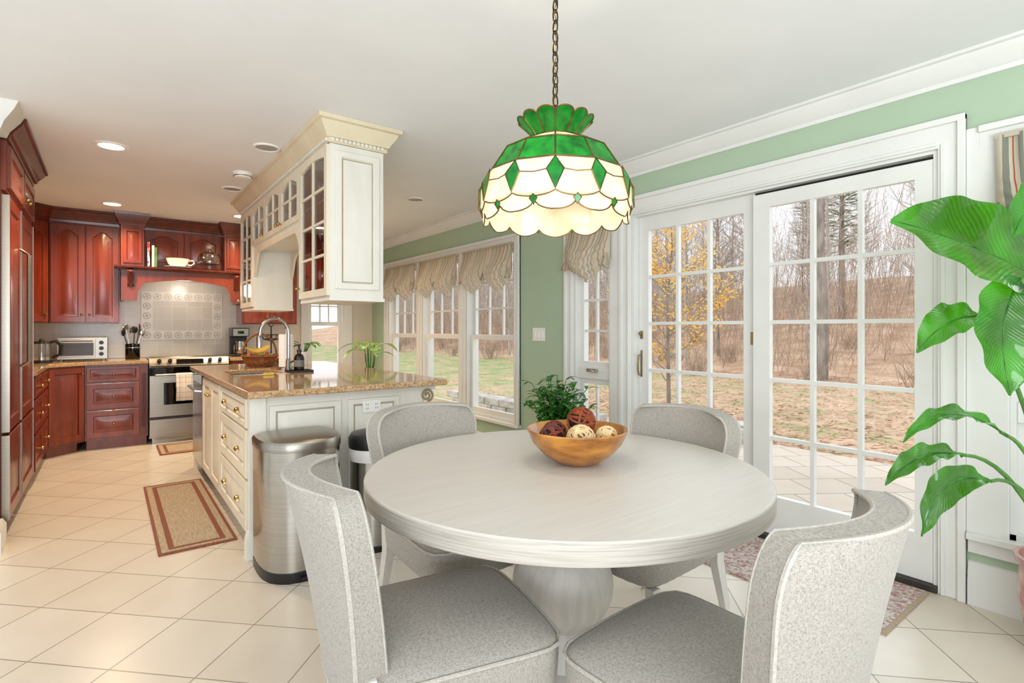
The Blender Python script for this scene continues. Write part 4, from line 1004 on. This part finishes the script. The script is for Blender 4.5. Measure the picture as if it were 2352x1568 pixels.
# ------------------------------------------------------------------ valances
def valance(label,y1,w,zt,n,Lp,Ls,mt='stripe',name='balloon_valance'):
    r=thing(name,label,'valance',(XW-.03,y1,zt),-PI/2,'striped balloon valances')
    nu,nv=36*n,34; mb=MB(); v=[];f=[]
    for i in range(nu+1):
        s=i/nu; p=(s*n)%1 if i<nu else 1.0; sw=math.sin(PI*p)
        for j in range(nv+1):
            t=j/nv; L_=Lp+Ls*sw**.55
            out=.014+.15*math.sin(PI*t**1.6)**1.1*t**.4*sw**.5+.012*math.sin(p*2*PI*7)*(1-.6*t)+.014*math.sin(t*t*34)*t*sw**.4
            x=s*w+.10*t*t*math.sin(2*PI*p)*(.94/n)*1.1
            z=-L_*t-.008*math.sin(t*t*34+1)*t*sw
            mb.uv[len(v)]=(s*w,t); v.append((x,-out,z))
    for i in range(nu):
        for j in range(nv):
            a=i*(nv+1)+j; f.append((a,a+1,a+nv+2,a+nv+1))
    mb.add(v,f).build('fabric_swag',M[mt],r,ang=180)
    MB().box(0,w,-.02,.0,-.012,.012).build('header_board',M[mt],r)
    for k in range(n+1):
        x=min(max(k*w/n,.025),w-.025); b=MB(); ls=[]
        for j in range(6):
            t=j/5; ls.append([(x+(.012+.022*t)*math.cos(a*PI/8)*(1+.25*math.cos(a*PI/2)),-.035-.02*t+(.010+.012*t)*math.sin(a*PI/8)*(1+.25*math.cos(a*PI/2)),-Lp*.86-.10*t+.012*math.cos(a*PI/2)*t) for a in range(16)])
        b.loops(ls,False,False)
        for q in range(len(b.v)): b.uv[q]=(k*w/n+(q%16)*.004,.9)
        b.build('gathered_tail',M[mt],r,ang=180)
valance('striped balloon valance on the window nearest the green wall strip',4.95,.90,2.075,2,.27,.19)
valance('striped balloon valance on the middle window of the bank',5.97,.90,2.075,2,.27,.19)
valance('striped balloon valance on the far window of the bank',6.99,.90,2.075,2,.27,.19)
valance('striped balloon valance on the narrow window left of the sliding doors',3.29,.50,2.09,1,.29,.18)
valance('striped balloon valance at the right edge, above the big-leaved plant',.56,.50,2.09,1,.34,.17,'stripe2')
# ------------------------------------------------------------------ plants
def blade(mb,p0,p1,p2,W,n=14,fold=.25,nrm=Vector((0,0,1)),wav=.0,pw=.75):
    p0,p1,p2=Vector(p0),Vector(p1),Vector(p2); ls=[]; k0=len(mb.v)
    for i in range(n+1):
        t=i/n; p=p0*(1-t)**2+p1*2*t*(1-t)+p2*t*t
        d_=((p1-p0)*(1-t)+(p2-p1)*t); d_=d_.normalized() if d_.length>0 else Vector((1,0,0))
        s=d_.cross(nrm); s=s.normalized() if s.length>1e-4 else d_.orthogonal().normalized()
        u=s.cross(d_).normalized()
        w=W*max(.01,math.sin(PI*min(1,max(0,t))**pw))**.8
        qs=(-1,-.66,-.33,0,.33,.66,1)
        for m_,q in enumerate(qs): mb.uv[k0+i*7+m_]=(q,t)
        ls.append([p+s*w*q+u*(abs(q)**1.3*w*fold+wav*math.sin(t*26+q*3)*abs(q)) for q in qs])
    mb.loops(ls,False,False,closed=False)
    return mb
PX,PY=2.868,.295
r=thing('bird_of_paradise_plant','tall broad-leaved potted plant at the right edge by the sliding doors','plant',(PX,PY,0))
PB=Vector((PX,PY,0))
MB().lathe([(.10,0),(.105,.01),(.14,.10),(.162,.22),(.155,.32),(.15,.34),(.17,.355),(.17,.375),(.155,.375),(.145,.34),(.001,.335)],32,cap1=False).build('pot',M['pinkpot'],r)
MB().lathe([(.146,.336),(.001,.345)],24,cap0=False).build('soil',M['soil'],r)
LV=[((2440,665),(2220,545),(2046,506),2.0,.170,.9,Vector((-.55,-.78,.35)),.34),
    ((2345,640),(2275,740),(2322,908),1.93,.135,.8,Vector((-.62,-.75,.1)),.34),
    ((2262,728),(2170,715),(2106,810),1.95,.066,.85,Vector((-.35,-.55,.75)),.4),
    ((2312,1000),(2170,895),(2074,1016),1.9,.034,.9,Vector((-.3,-.45,.85)),.4),
    ((2215,1045),(2110,1020),(2033,1114),1.86,.040,.9,Vector((-.3,-.45,.85)),.4),
    ((2275,1105),(2150,1065),(2118,1232),1.88,.052,.9,Vector((-.45,-.6,.6)),.4),
    ((2450,500),(2370,420),(2326,545),1.85,.09,.9,Vector((-.62,-.75,.25)),.4)]
for a,m_,b_,dd,w,pw,nr,fo_ in LV:
    p0,p1,p2=at(a[0],a[1],dd)-PB,at(m_[0],m_[1],dd-.03)-PB,at(b_[0],b_[1],dd-.05)-PB
    nr=nr.normalized()
    lf=blade(MB(),p0,p1,p2,w,34,fo_,nr,.010,pw).build('leaf',M['leaf'],r,ang=180)
    q=Vector((p0.x*.12,p0.y*.12,.34)); mid=(q+p0)/2+Vector((0,0,.22)) if p0.z<1 else (q+p0)/2+Vector((.04,-.03,.12))
    pts=[q*(1-t)**2+mid*2*t*(1-t)+p0*t*t for t in [k/10 for k in range(11)]]
    MB().tube(pts,[.011-.005*k/10 for k in range(11)],7).build('stem',M['stem'],r)
    rib=[p0*(1-t)**2+p1*2*t*(1-t)+p2*t*t for t in [k/10 for k in range(11)]]
    MB().tube([p+nr*.001 for p in rib],[.004-.003*k/10 for k in range(11)],5).build('midrib',M['leaf2'],lf)
def bush(name,label,loc,potmat,pot,stand,hgt,spread,nl,ll,seed,mat='leaf2'):
    rnd=random.Random(seed); r=thing(name,label,'plant',loc)
    MB().lathe([(pot*.7,0),(pot*.75,.01),(pot,stand-.02),(pot*1.05,stand),(pot*.92,stand),(pot*.9,stand-.03),(.001,stand-.035)],24,cap1=False).build('pot',M[potmat],r)
    MB().lathe([(pot*.89,stand-.03),(.001,stand-.025)],20,cap0=False).build('soil',M['soil'],r)
    st=MB(); fo=MB()
    for k in range(nl//10):
        a=rnd.uniform(0,2*PI); rr=spread*math.sqrt(rnd.random()); top=Vector((rr*math.cos(a),rr*math.sin(a),stand+hgt*rnd.uniform(.6,1)*(1-.35*rr/spread)))
        q0=Vector((.02*math.cos(a),.02*math.sin(a),stand-.03)); md=Vector((top.x*.4,top.y*.4,(q0.z+top.z)/2+.05))
        pts=[q0*(1-t)**2+md*2*t*(1-t)+top*t*t for t in [i/7 for i in range(8)]]
        st.tube(pts,.003,5)
        for i in range(10):
            p=pts[3+i%5]; b_=rnd.uniform(0,2*PI); l=ll*rnd.uniform(.7,1.2); dv=Vector((math.cos(b_),math.sin(b_),rnd.uniform(-.1,.6)))
            blade(fo,p,p+dv*l*.5+Vector((0,0,l*.15)),p+dv*l+Vector((0,0,-l*.35)),l*.2,4,.15)
    st.build('stem',M['stem'],r); fo.build('foliage',M[mat],r,ang=180)
bush('ficus_plant','bushy small-leaved green plant behind the bowl, by the narrow window',(2.72,3.02,0),'terra',.15,.42,.56,.26,420,.10,3)
r=thing('plant_stand','wooden plant stand under the variegated plant behind the island','plant stand',(2.06,5.03,0))
MB().lathe([(.14,.66),(.14,.69),(.001,.69)],24,cap1=False).build('top',M['leg'],r)
for k in range(3):
    a=k*2*PI/3; MB().tube([(.1*math.cos(a),.1*math.sin(a),.66),(.14*math.cos(a),.14*math.sin(a),0)],.012,8).build('leg',M['leg'],r)
def broad(name,label,loc,n,hgt,ll,seed,pot=.08,mat='leaf3'):
    rnd=random.Random(seed); r=thing(name,label,'plant',loc)
    MB().lathe([(pot*.75,0),(pot,.12),(pot*.9,.12),(pot*.85,.1),(.001,.1)],20,cap1=False).build('pot',M['white'],r)
    for k in range(n):
        a=k*2.4+rnd.uniform(-.3,.3); h_=hgt*rnd.uniform(.65,1); p0=Vector((.01*math.cos(a),.01*math.sin(a),.1)); p1=Vector((.05*math.cos(a),.05*math.sin(a),.1+h_))
        MB().tube([p0,(p0+p1)/2+Vector((.01*math.cos(a),.01*math.sin(a),0)),p1],[.007,.006,.004],6).build('stem',M['stem'],r)
        dv=Vector((math.cos(a),math.sin(a),0)); l=ll*rnd.uniform(.8,1.15)
        blade(MB(),p1,p1+dv*l*.55+Vector((0,0,l*.35)),p1+dv*l+Vector((0,0,-l*.2)),l*.24,10,.15,pw=.85).build('leaf',M[mat],r,ang=180)
broad('dieffenbachia','variegated broad-leaved plant rising past the island beside the windows',(2.06,5.03,.69),8,.30,.24,5)
broad('leafy_pot_plant','small green pot plant at the far right of the island top',(1.47,5.2,.914),6,.12,.14,9,.05,'leaf2')
# ------------------------------------------------------------------ outdoors
def hz(x,y_):
    t=max(0,x-14.5-.06*max(0,y_-10))
    h_=-.15+ .19*t*t/(t+4)
    if x>38: h_=h_-.06*(x-38)
    return h_+.10*math.sin(x*.7+y_*.4)*min(1,t/3)
NY=50
xs=[3.3+ (11.7)*i/10 for i in range(10)]+[15+40*i/35 for i in range(36)]
ys=[-12+110*j/(NY-1) for j in range(NY)]
def gm(x0i,x1i,name,mat,lab):
    v=[];f=[]; n=x1i-x0i
    for i in range(x0i,x1i):
        for yy in ys: v.append((xs[i],yy,hz(xs[i],yy)))
    for i in range(n-1):
        for j in range(NY-1): a=i*NY+j; f.append((a,a+1,a+NY+1,a+NY))
    return struct(MB().add(v,f).build(name,M[mat],ang=180),lab)
lawn=gm(0,11,'lawn','lawn','leaf strewn lawn outside'); hill=gm(10,46,'hillside','hill','leaf covered wooded hillside')
struct(MB().prism([(3.3,-1.5),(6.2,-1.5),(6.2,3.0),(5.2,4.6),(5.0,7.2),(3.3,7.2)],'xy',-.2,-.1).build('patio',M['paver']),'paved patio outside the doors')
o=MB()
for i in range(9):
    for k in range(2): o.box(5.05+.0,5.35,4.7+i*.42+.2*k,5.1+i*.42+.2*k,-.14+k*.12,-.02+k*.12)
o=o.build('garden_wall',M['stone'],bevel=.015); tag(o,'low grey stone garden wall at the patio edge outside the window bank','garden wall')
o=MB().box(5.9,6.2,3.2,4.4,-.14,.12).build('stone_bench',M['stone'],bevel=.015); tag(o,'low stone block at the foot of the yellow-leaved sapling','stone block')
rnd=random.Random(4); b=MB()
for k in range(20000):
    x=6.3+rnd.random()**1.2*9.5; yy=x*rnd.uniform(.15,2.3)
    s=rnd.uniform(.02,.05); a=rnd.uniform(0,6.28); z=hz(x,yy)+.012
    if yy/x>1.0 and rnd.random()<.9: continue
    p=[]
    for q in range(4): p.append((x+s*math.cos(a+q*PI/2)*(1 if q%2 else .6),yy+s*math.sin(a+q*PI/2)*(1 if q%2 else .6),z+rnd.uniform(0,.02)))
    b.add(p,[(0,1,2,3)])
o=b.build('fallen_leaves',M['dead'],lawn); o['kind']='stuff'
def tree_parts(r,h,rad_,seed,nb=34,start=.22,twigs=4,mat='bark',spread=.3):
    rnd=random.Random(seed); P=[Vector((0,0,-.2))]
    for k in range(1,9): P.append(Vector((rnd.uniform(-1,1)*.009*h*k/4,rnd.uniform(-1,1)*.009*h*k/4,h*k/8)))
    MB().tube(P,[rad_*(1-.85*k/8) for k in range(9)],8).build('trunk',M[mat],r)
    b=MB(); tips=[]
    for k in range(nb):
        t=start+(1-start)*rnd.random(); i=min(7,int(t*8)); p=P[i].lerp(P[i+1],t*8-i)
        a=rnd.uniform(0,2*PI); L=h*spread*(1.05-t)*rnd.uniform(.6,1.2)+.2; up=rnd.uniform(.35,1.0)
        dv=Vector((math.cos(a),math.sin(a),up)).normalized(); q=p+dv*L*.5; e=q+(dv+Vector((rnd.uniform(-.3,.3),rnd.uniform(-.3,.3),rnd.uniform(0,.4)))).normalized()*L*.5
        r0=rad_*(1-.85*t)*.34
        b.tube([p,q,e],[r0,r0*.6,r0*.2],4)
        for w in range(twigs):
            s=rnd.uniform(.3,1); st=p.lerp(q,s*2) if s<.5 else q.lerp(e,s*2-1)
            d2=(dv+Vector((rnd.uniform(-1,1),rnd.uniform(-1,1),rnd.uniform(-.2,.9)))).normalized(); l2=L*rnd.uniform(.2,.45)
            b.tube([st,st+d2*l2*.5,st+d2*l2+Vector((0,0,l2*.1))],[r0*.35,r0*.24,r0*.12],3); tips+=[st+d2*l2*.4,st+d2*l2*.7,st+d2*l2,e]
    b.build('branches',M[mat],r)
    return tips
pines=[(27.7,10.5,13),(31.6,13.5,14),(24,30,12)]
protos=[]
for i in range(6):
    r=thing('bare_tree','bare grey woodland tree on the leaf covered hillside outside','tree',(0,0,0),0,'bare trees on the hillside')
    tree_parts(r,9.5+i*.8,.042+.010*i,20+i,120,.08 if i%2 else .15,9,'bark' if i in (2,) else 'bark2',.15); protos.append(r)
rnd=random.Random(12); used=set(); k=0; TP=[(15.2,6.25)]
for x0 in (15.8,19.2,22.8,26.6,30.6,34.8,38.6):
    yy0=x0*.2+rnd.uniform(0,2)
    while yy0<x0*2.25:
        x=x0+rnd.uniform(-.35,.35); yy=yy0+rnd.uniform(-.2,.2); i=(k*5+int(rnd.random()*6))%6; sc=rnd.uniform(.85,1.1); k+=1
        yy0+=3.3+rnd.uniform(0,.4)
        if abs(x-15.2)<1.6 and abs(yy-6.25)<2.4: continue
        if any(abs(x-a)<2.8 and abs(yy-b_)<3.2 for a,b_,_ in pines): continue
        TP.append((x,yy))
        if i not in used: used.add(i); o=protos[i]; o.location=(x,yy,hz(x,yy)); o.rotation_euler=(0,0,rnd.uniform(0,6))
        else: dup(protos[i],(x,yy,hz(x,yy)),rnd.uniform(0,6),None,(sc,sc,sc))
r=thing('tall_tree','large straight grey trunk at the foot of the hill, seen through the right door panel','tree',(15.2,6.25,hz(15.2,6.25)))
tree_parts(r,15,.17,77,44,.35,6,'bark',.13)
r=thing('yellow_sapling','young tree with yellow autumn leaves seen through the left door panel','tree',(6.9,5.05,-.15))
tips=tree_parts(r,3.6,.035,5,60,.14,6,'bark',.34)
rnd=random.Random(8); b=MB()
for p in tips:
    if rnd.random()<.85 and p.z<3.2:
        for _ in range(4 if p.z<2.4 else 2):
            q=p+Vector((rnd.uniform(-.12,.12),rnd.uniform(-.12,.12),rnd.uniform(-.1,.06))); s=rnd.uniform(.02,.045); u=Vector((rnd.uniform(-1,1),rnd.uniform(-1,1),rnd.uniform(-1,1))).normalized(); w=u.orthogonal().normalized()
            b.add([q,q+u*s+w*s*.45,q+u*s*2,q+u*s-w*s*.45],[(0,1,2,3)])
b.build('foliage',M['yleaf'],r)
r0=thing('dry_shrub','dry leafless shrub in the undergrowth at the foot of the hill','shrub',(0,0,0),0,'dry shrubs at the foot of the hill')
b=MB(); rnd=random.Random(31)
for k in range(36):
    a=rnd.uniform(0,6.28); l=rnd.uniform(.4,1.2); dv=Vector((math.cos(a)*.5,math.sin(a)*.5,1)).normalized(); p=Vector((rnd.uniform(-.25,.25),rnd.uniform(-.25,.25),-.1)); q=p+dv*l*.6; e=q+Vector((dv.x+rnd.uniform(-.3,.3),dv.y+rnd.uniform(-.3,.3),dv.z*.7))*l*.45
    b.tube([p,q,e],[.007,.005,.002],3)
    for w in range(4):
        s=rnd.random(); st=p.lerp(q,.4+.6*s); b.tube([st,st+Vector((rnd.uniform(-.25,.25),rnd.uniform(-.25,.25),rnd.uniform(.1,.5)))],[.0035,.0015],3)
b.build('twigs',M['barkd'],r0)
first=True
for x0 in (14.0,17.5,21.0):
    yy=x0*.2+rnd.random()
    while yy<x0*2.2:
        x=x0+rnd.uniform(-.2,.2); s=rnd.uniform(.7,1.1); y_=yy; yy+=2.4+rnd.random()
        if any(abs(x-a)<1.0 and abs(y_-b_)<1.0 for a,b_ in TP): continue
        if first: r0.location=(x,y_,hz(x,y_)); first=False
        else: dup(r0,(x,y_,hz(x,y_)),rnd.uniform(0,6),None,(s,s,s))
b=MB(); rnd=random.Random(99)
for k in range(15000):
    x=15+rnd.random()**.7*27; yy=x*rnd.uniform(.12,2.35); z=hz(x,yy); l=rnd.uniform(.3,1.4) if rnd.random()<.64 else rnd.uniform(2,8)
    p=Vector((x,yy,z-.05)); sp=.9 if l<2 else .3; e=p+Vector((rnd.uniform(-sp,sp),rnd.uniform(-sp,sp),1)).normalized()*l
    w=Vector((-.8,.6,0))*rnd.uniform(.005,.012)
    b.add([p-w,p+w,e+w*.3,e-w*.3],[(0,1,2,3)])
    if l>2:
        for _ in range(9):
            s=rnd.uniform(.3,1); st=p.lerp(e,s); e2=st+Vector((rnd.uniform(-.8,.8),rnd.uniform(-.8,.8),rnd.uniform(.2,1.0)))*(1.35-s); w2=w*.55
            b.add([st-w2,st+w2,e2+w2*.3,e2-w2*.3],[(0,1,2,3)])
o=b.build('undergrowth',M['barkd'],hill); o['kind']='stuff'
for i,(x,yy,h_) in enumerate(pines):
    r=thing('pine_tree',['pale green pine behind the tall grey trunk','pale green pine left of the tall grey trunk','pale green pine beyond the window bank'][i],'tree',(x,yy,hz(x,yy)))
    MB().tube([(0,0,-.3),(0,0,h_)],[.16,.02],7).build('trunk',M['bark'],r)
    b=MB(); rn=random.Random(i)
    for k in range(700):
        t=.25+.75*rn.random(); a=rn.uniform(0,6.28); L=2.0*(1.08-t)*rn.uniform(.6,1); p=Vector((0,0,t*h_)); e=p+Vector((L*math.cos(a),L*math.sin(a),-.1*L+.2)); sd=Vector((-math.sin(a),math.cos(a),0))*.07
        b.add([p,p.lerp(e,.6)+sd,e,p.lerp(e,.6)-sd],[(0,1,2,3)])
    b.build('foliage',M['needle'],r)
# ------------------------------------------------------------------ light
w=bpy.data.worlds.new('World'); S.world=w; w.use_nodes=True
nt=w.node_tree; bg=nt.nodes['Background']
tc=nt.nodes.new('ShaderNodeTexCoord'); sx=nt.nodes.new('ShaderNodeSeparateXYZ'); nt.links.new(tc.outputs['Generated'],sx.inputs[0])
cr=nt.nodes.new('ShaderNodeValToRGB'); cr.color_ramp.elements[0].position=0; cr.color_ramp.elements[0].color=(.95,.97,1,1); cr.color_ramp.elements[1].position=.7; cr.color_ramp.elements[1].color=(.80,.87,.97,1)
nt.links.new(sx.outputs['Z'],cr.inputs['Fac']); nt.links.new(cr.outputs['Color'],bg.inputs['Color']); bg.inputs['Strength'].default_value=1.25
def light(kind,name,loc,en,col,**k):
    l=bpy.data.lights.new(name,kind); l.energy=en; l.color=col
    for a,b_ in k.items():
        if a!='rot': setattr(l,a,b_)
    o=bpy.data.objects.new(name,l); o.location=loc; COL.objects.link(o)
    if 'rot' in k: o.rotation_euler=k['rot']
    return o
light('AREA','rear_fill',(-1.2,-2.0,1.9),8,(.97,.98,1),shape='RECTANGLE',size=3.5,size_y=1.8,rot=(math.radians(82),0,-math.radians(32)))  # unseen area fill added behind the camera to lift the room
light('AREA','ceiling_fill',(-.6,-1.6,1.2),122,(.91,.955,1),shape='RECTANGLE',size=3,size_y=1.6,rot=(math.radians(140),0,-math.radians(30)))  # added unseen panel aimed upward to brighten the ceiling by bounce
light('SUN','sun',(10,-5,10),.85,(1,.97,.92),angle=.6,rot=(math.radians(50),0,math.radians(-120)))
light('SUN','sky_fill',(12,2,10),1.4,(.87,.94,1),angle=1.2,rot=(math.radians(58),0,math.radians(98)))  # second broad sun added to push cool light in from the window side
for i,(x,y_) in enumerate(((.012,4.535),(.026,6.63),(1.17,6.5),(1.9,5.6))):  # last position is an added spot with no fitting, for warm kitchen bounce
    light('SPOT','can_lamp',(x,y_,CH-.03),94 if i<3 else 48,(1,.74,.47),spot_size=math.radians(150),spot_blend=.8,shadow_soft_size=.06)
light('POINT','pendant_bulb',(1.241,1.379,1.71),3.6,(1,.88,.70),shadow_soft_size=.04)
light('POINT','hood_lamp',(.70,7.2,1.72),3.4,(1,.9,.74),shadow_soft_size=.08)
cam=bpy.data.cameras.new('camera'); co=bpy.data.objects.new('camera',cam); COL.objects.link(co)
co.location=(0,0,H); co.rotation_euler=(PI/2,0,-A); cam.sensor_width=36; cam.lens=36*F/2352; cam.shift_y=-29/2352; cam.clip_start=.02; cam.clip_end=300
S.camera=co
S.view_settings.view_transform='Standard'
S.view_settings.exposure=.2
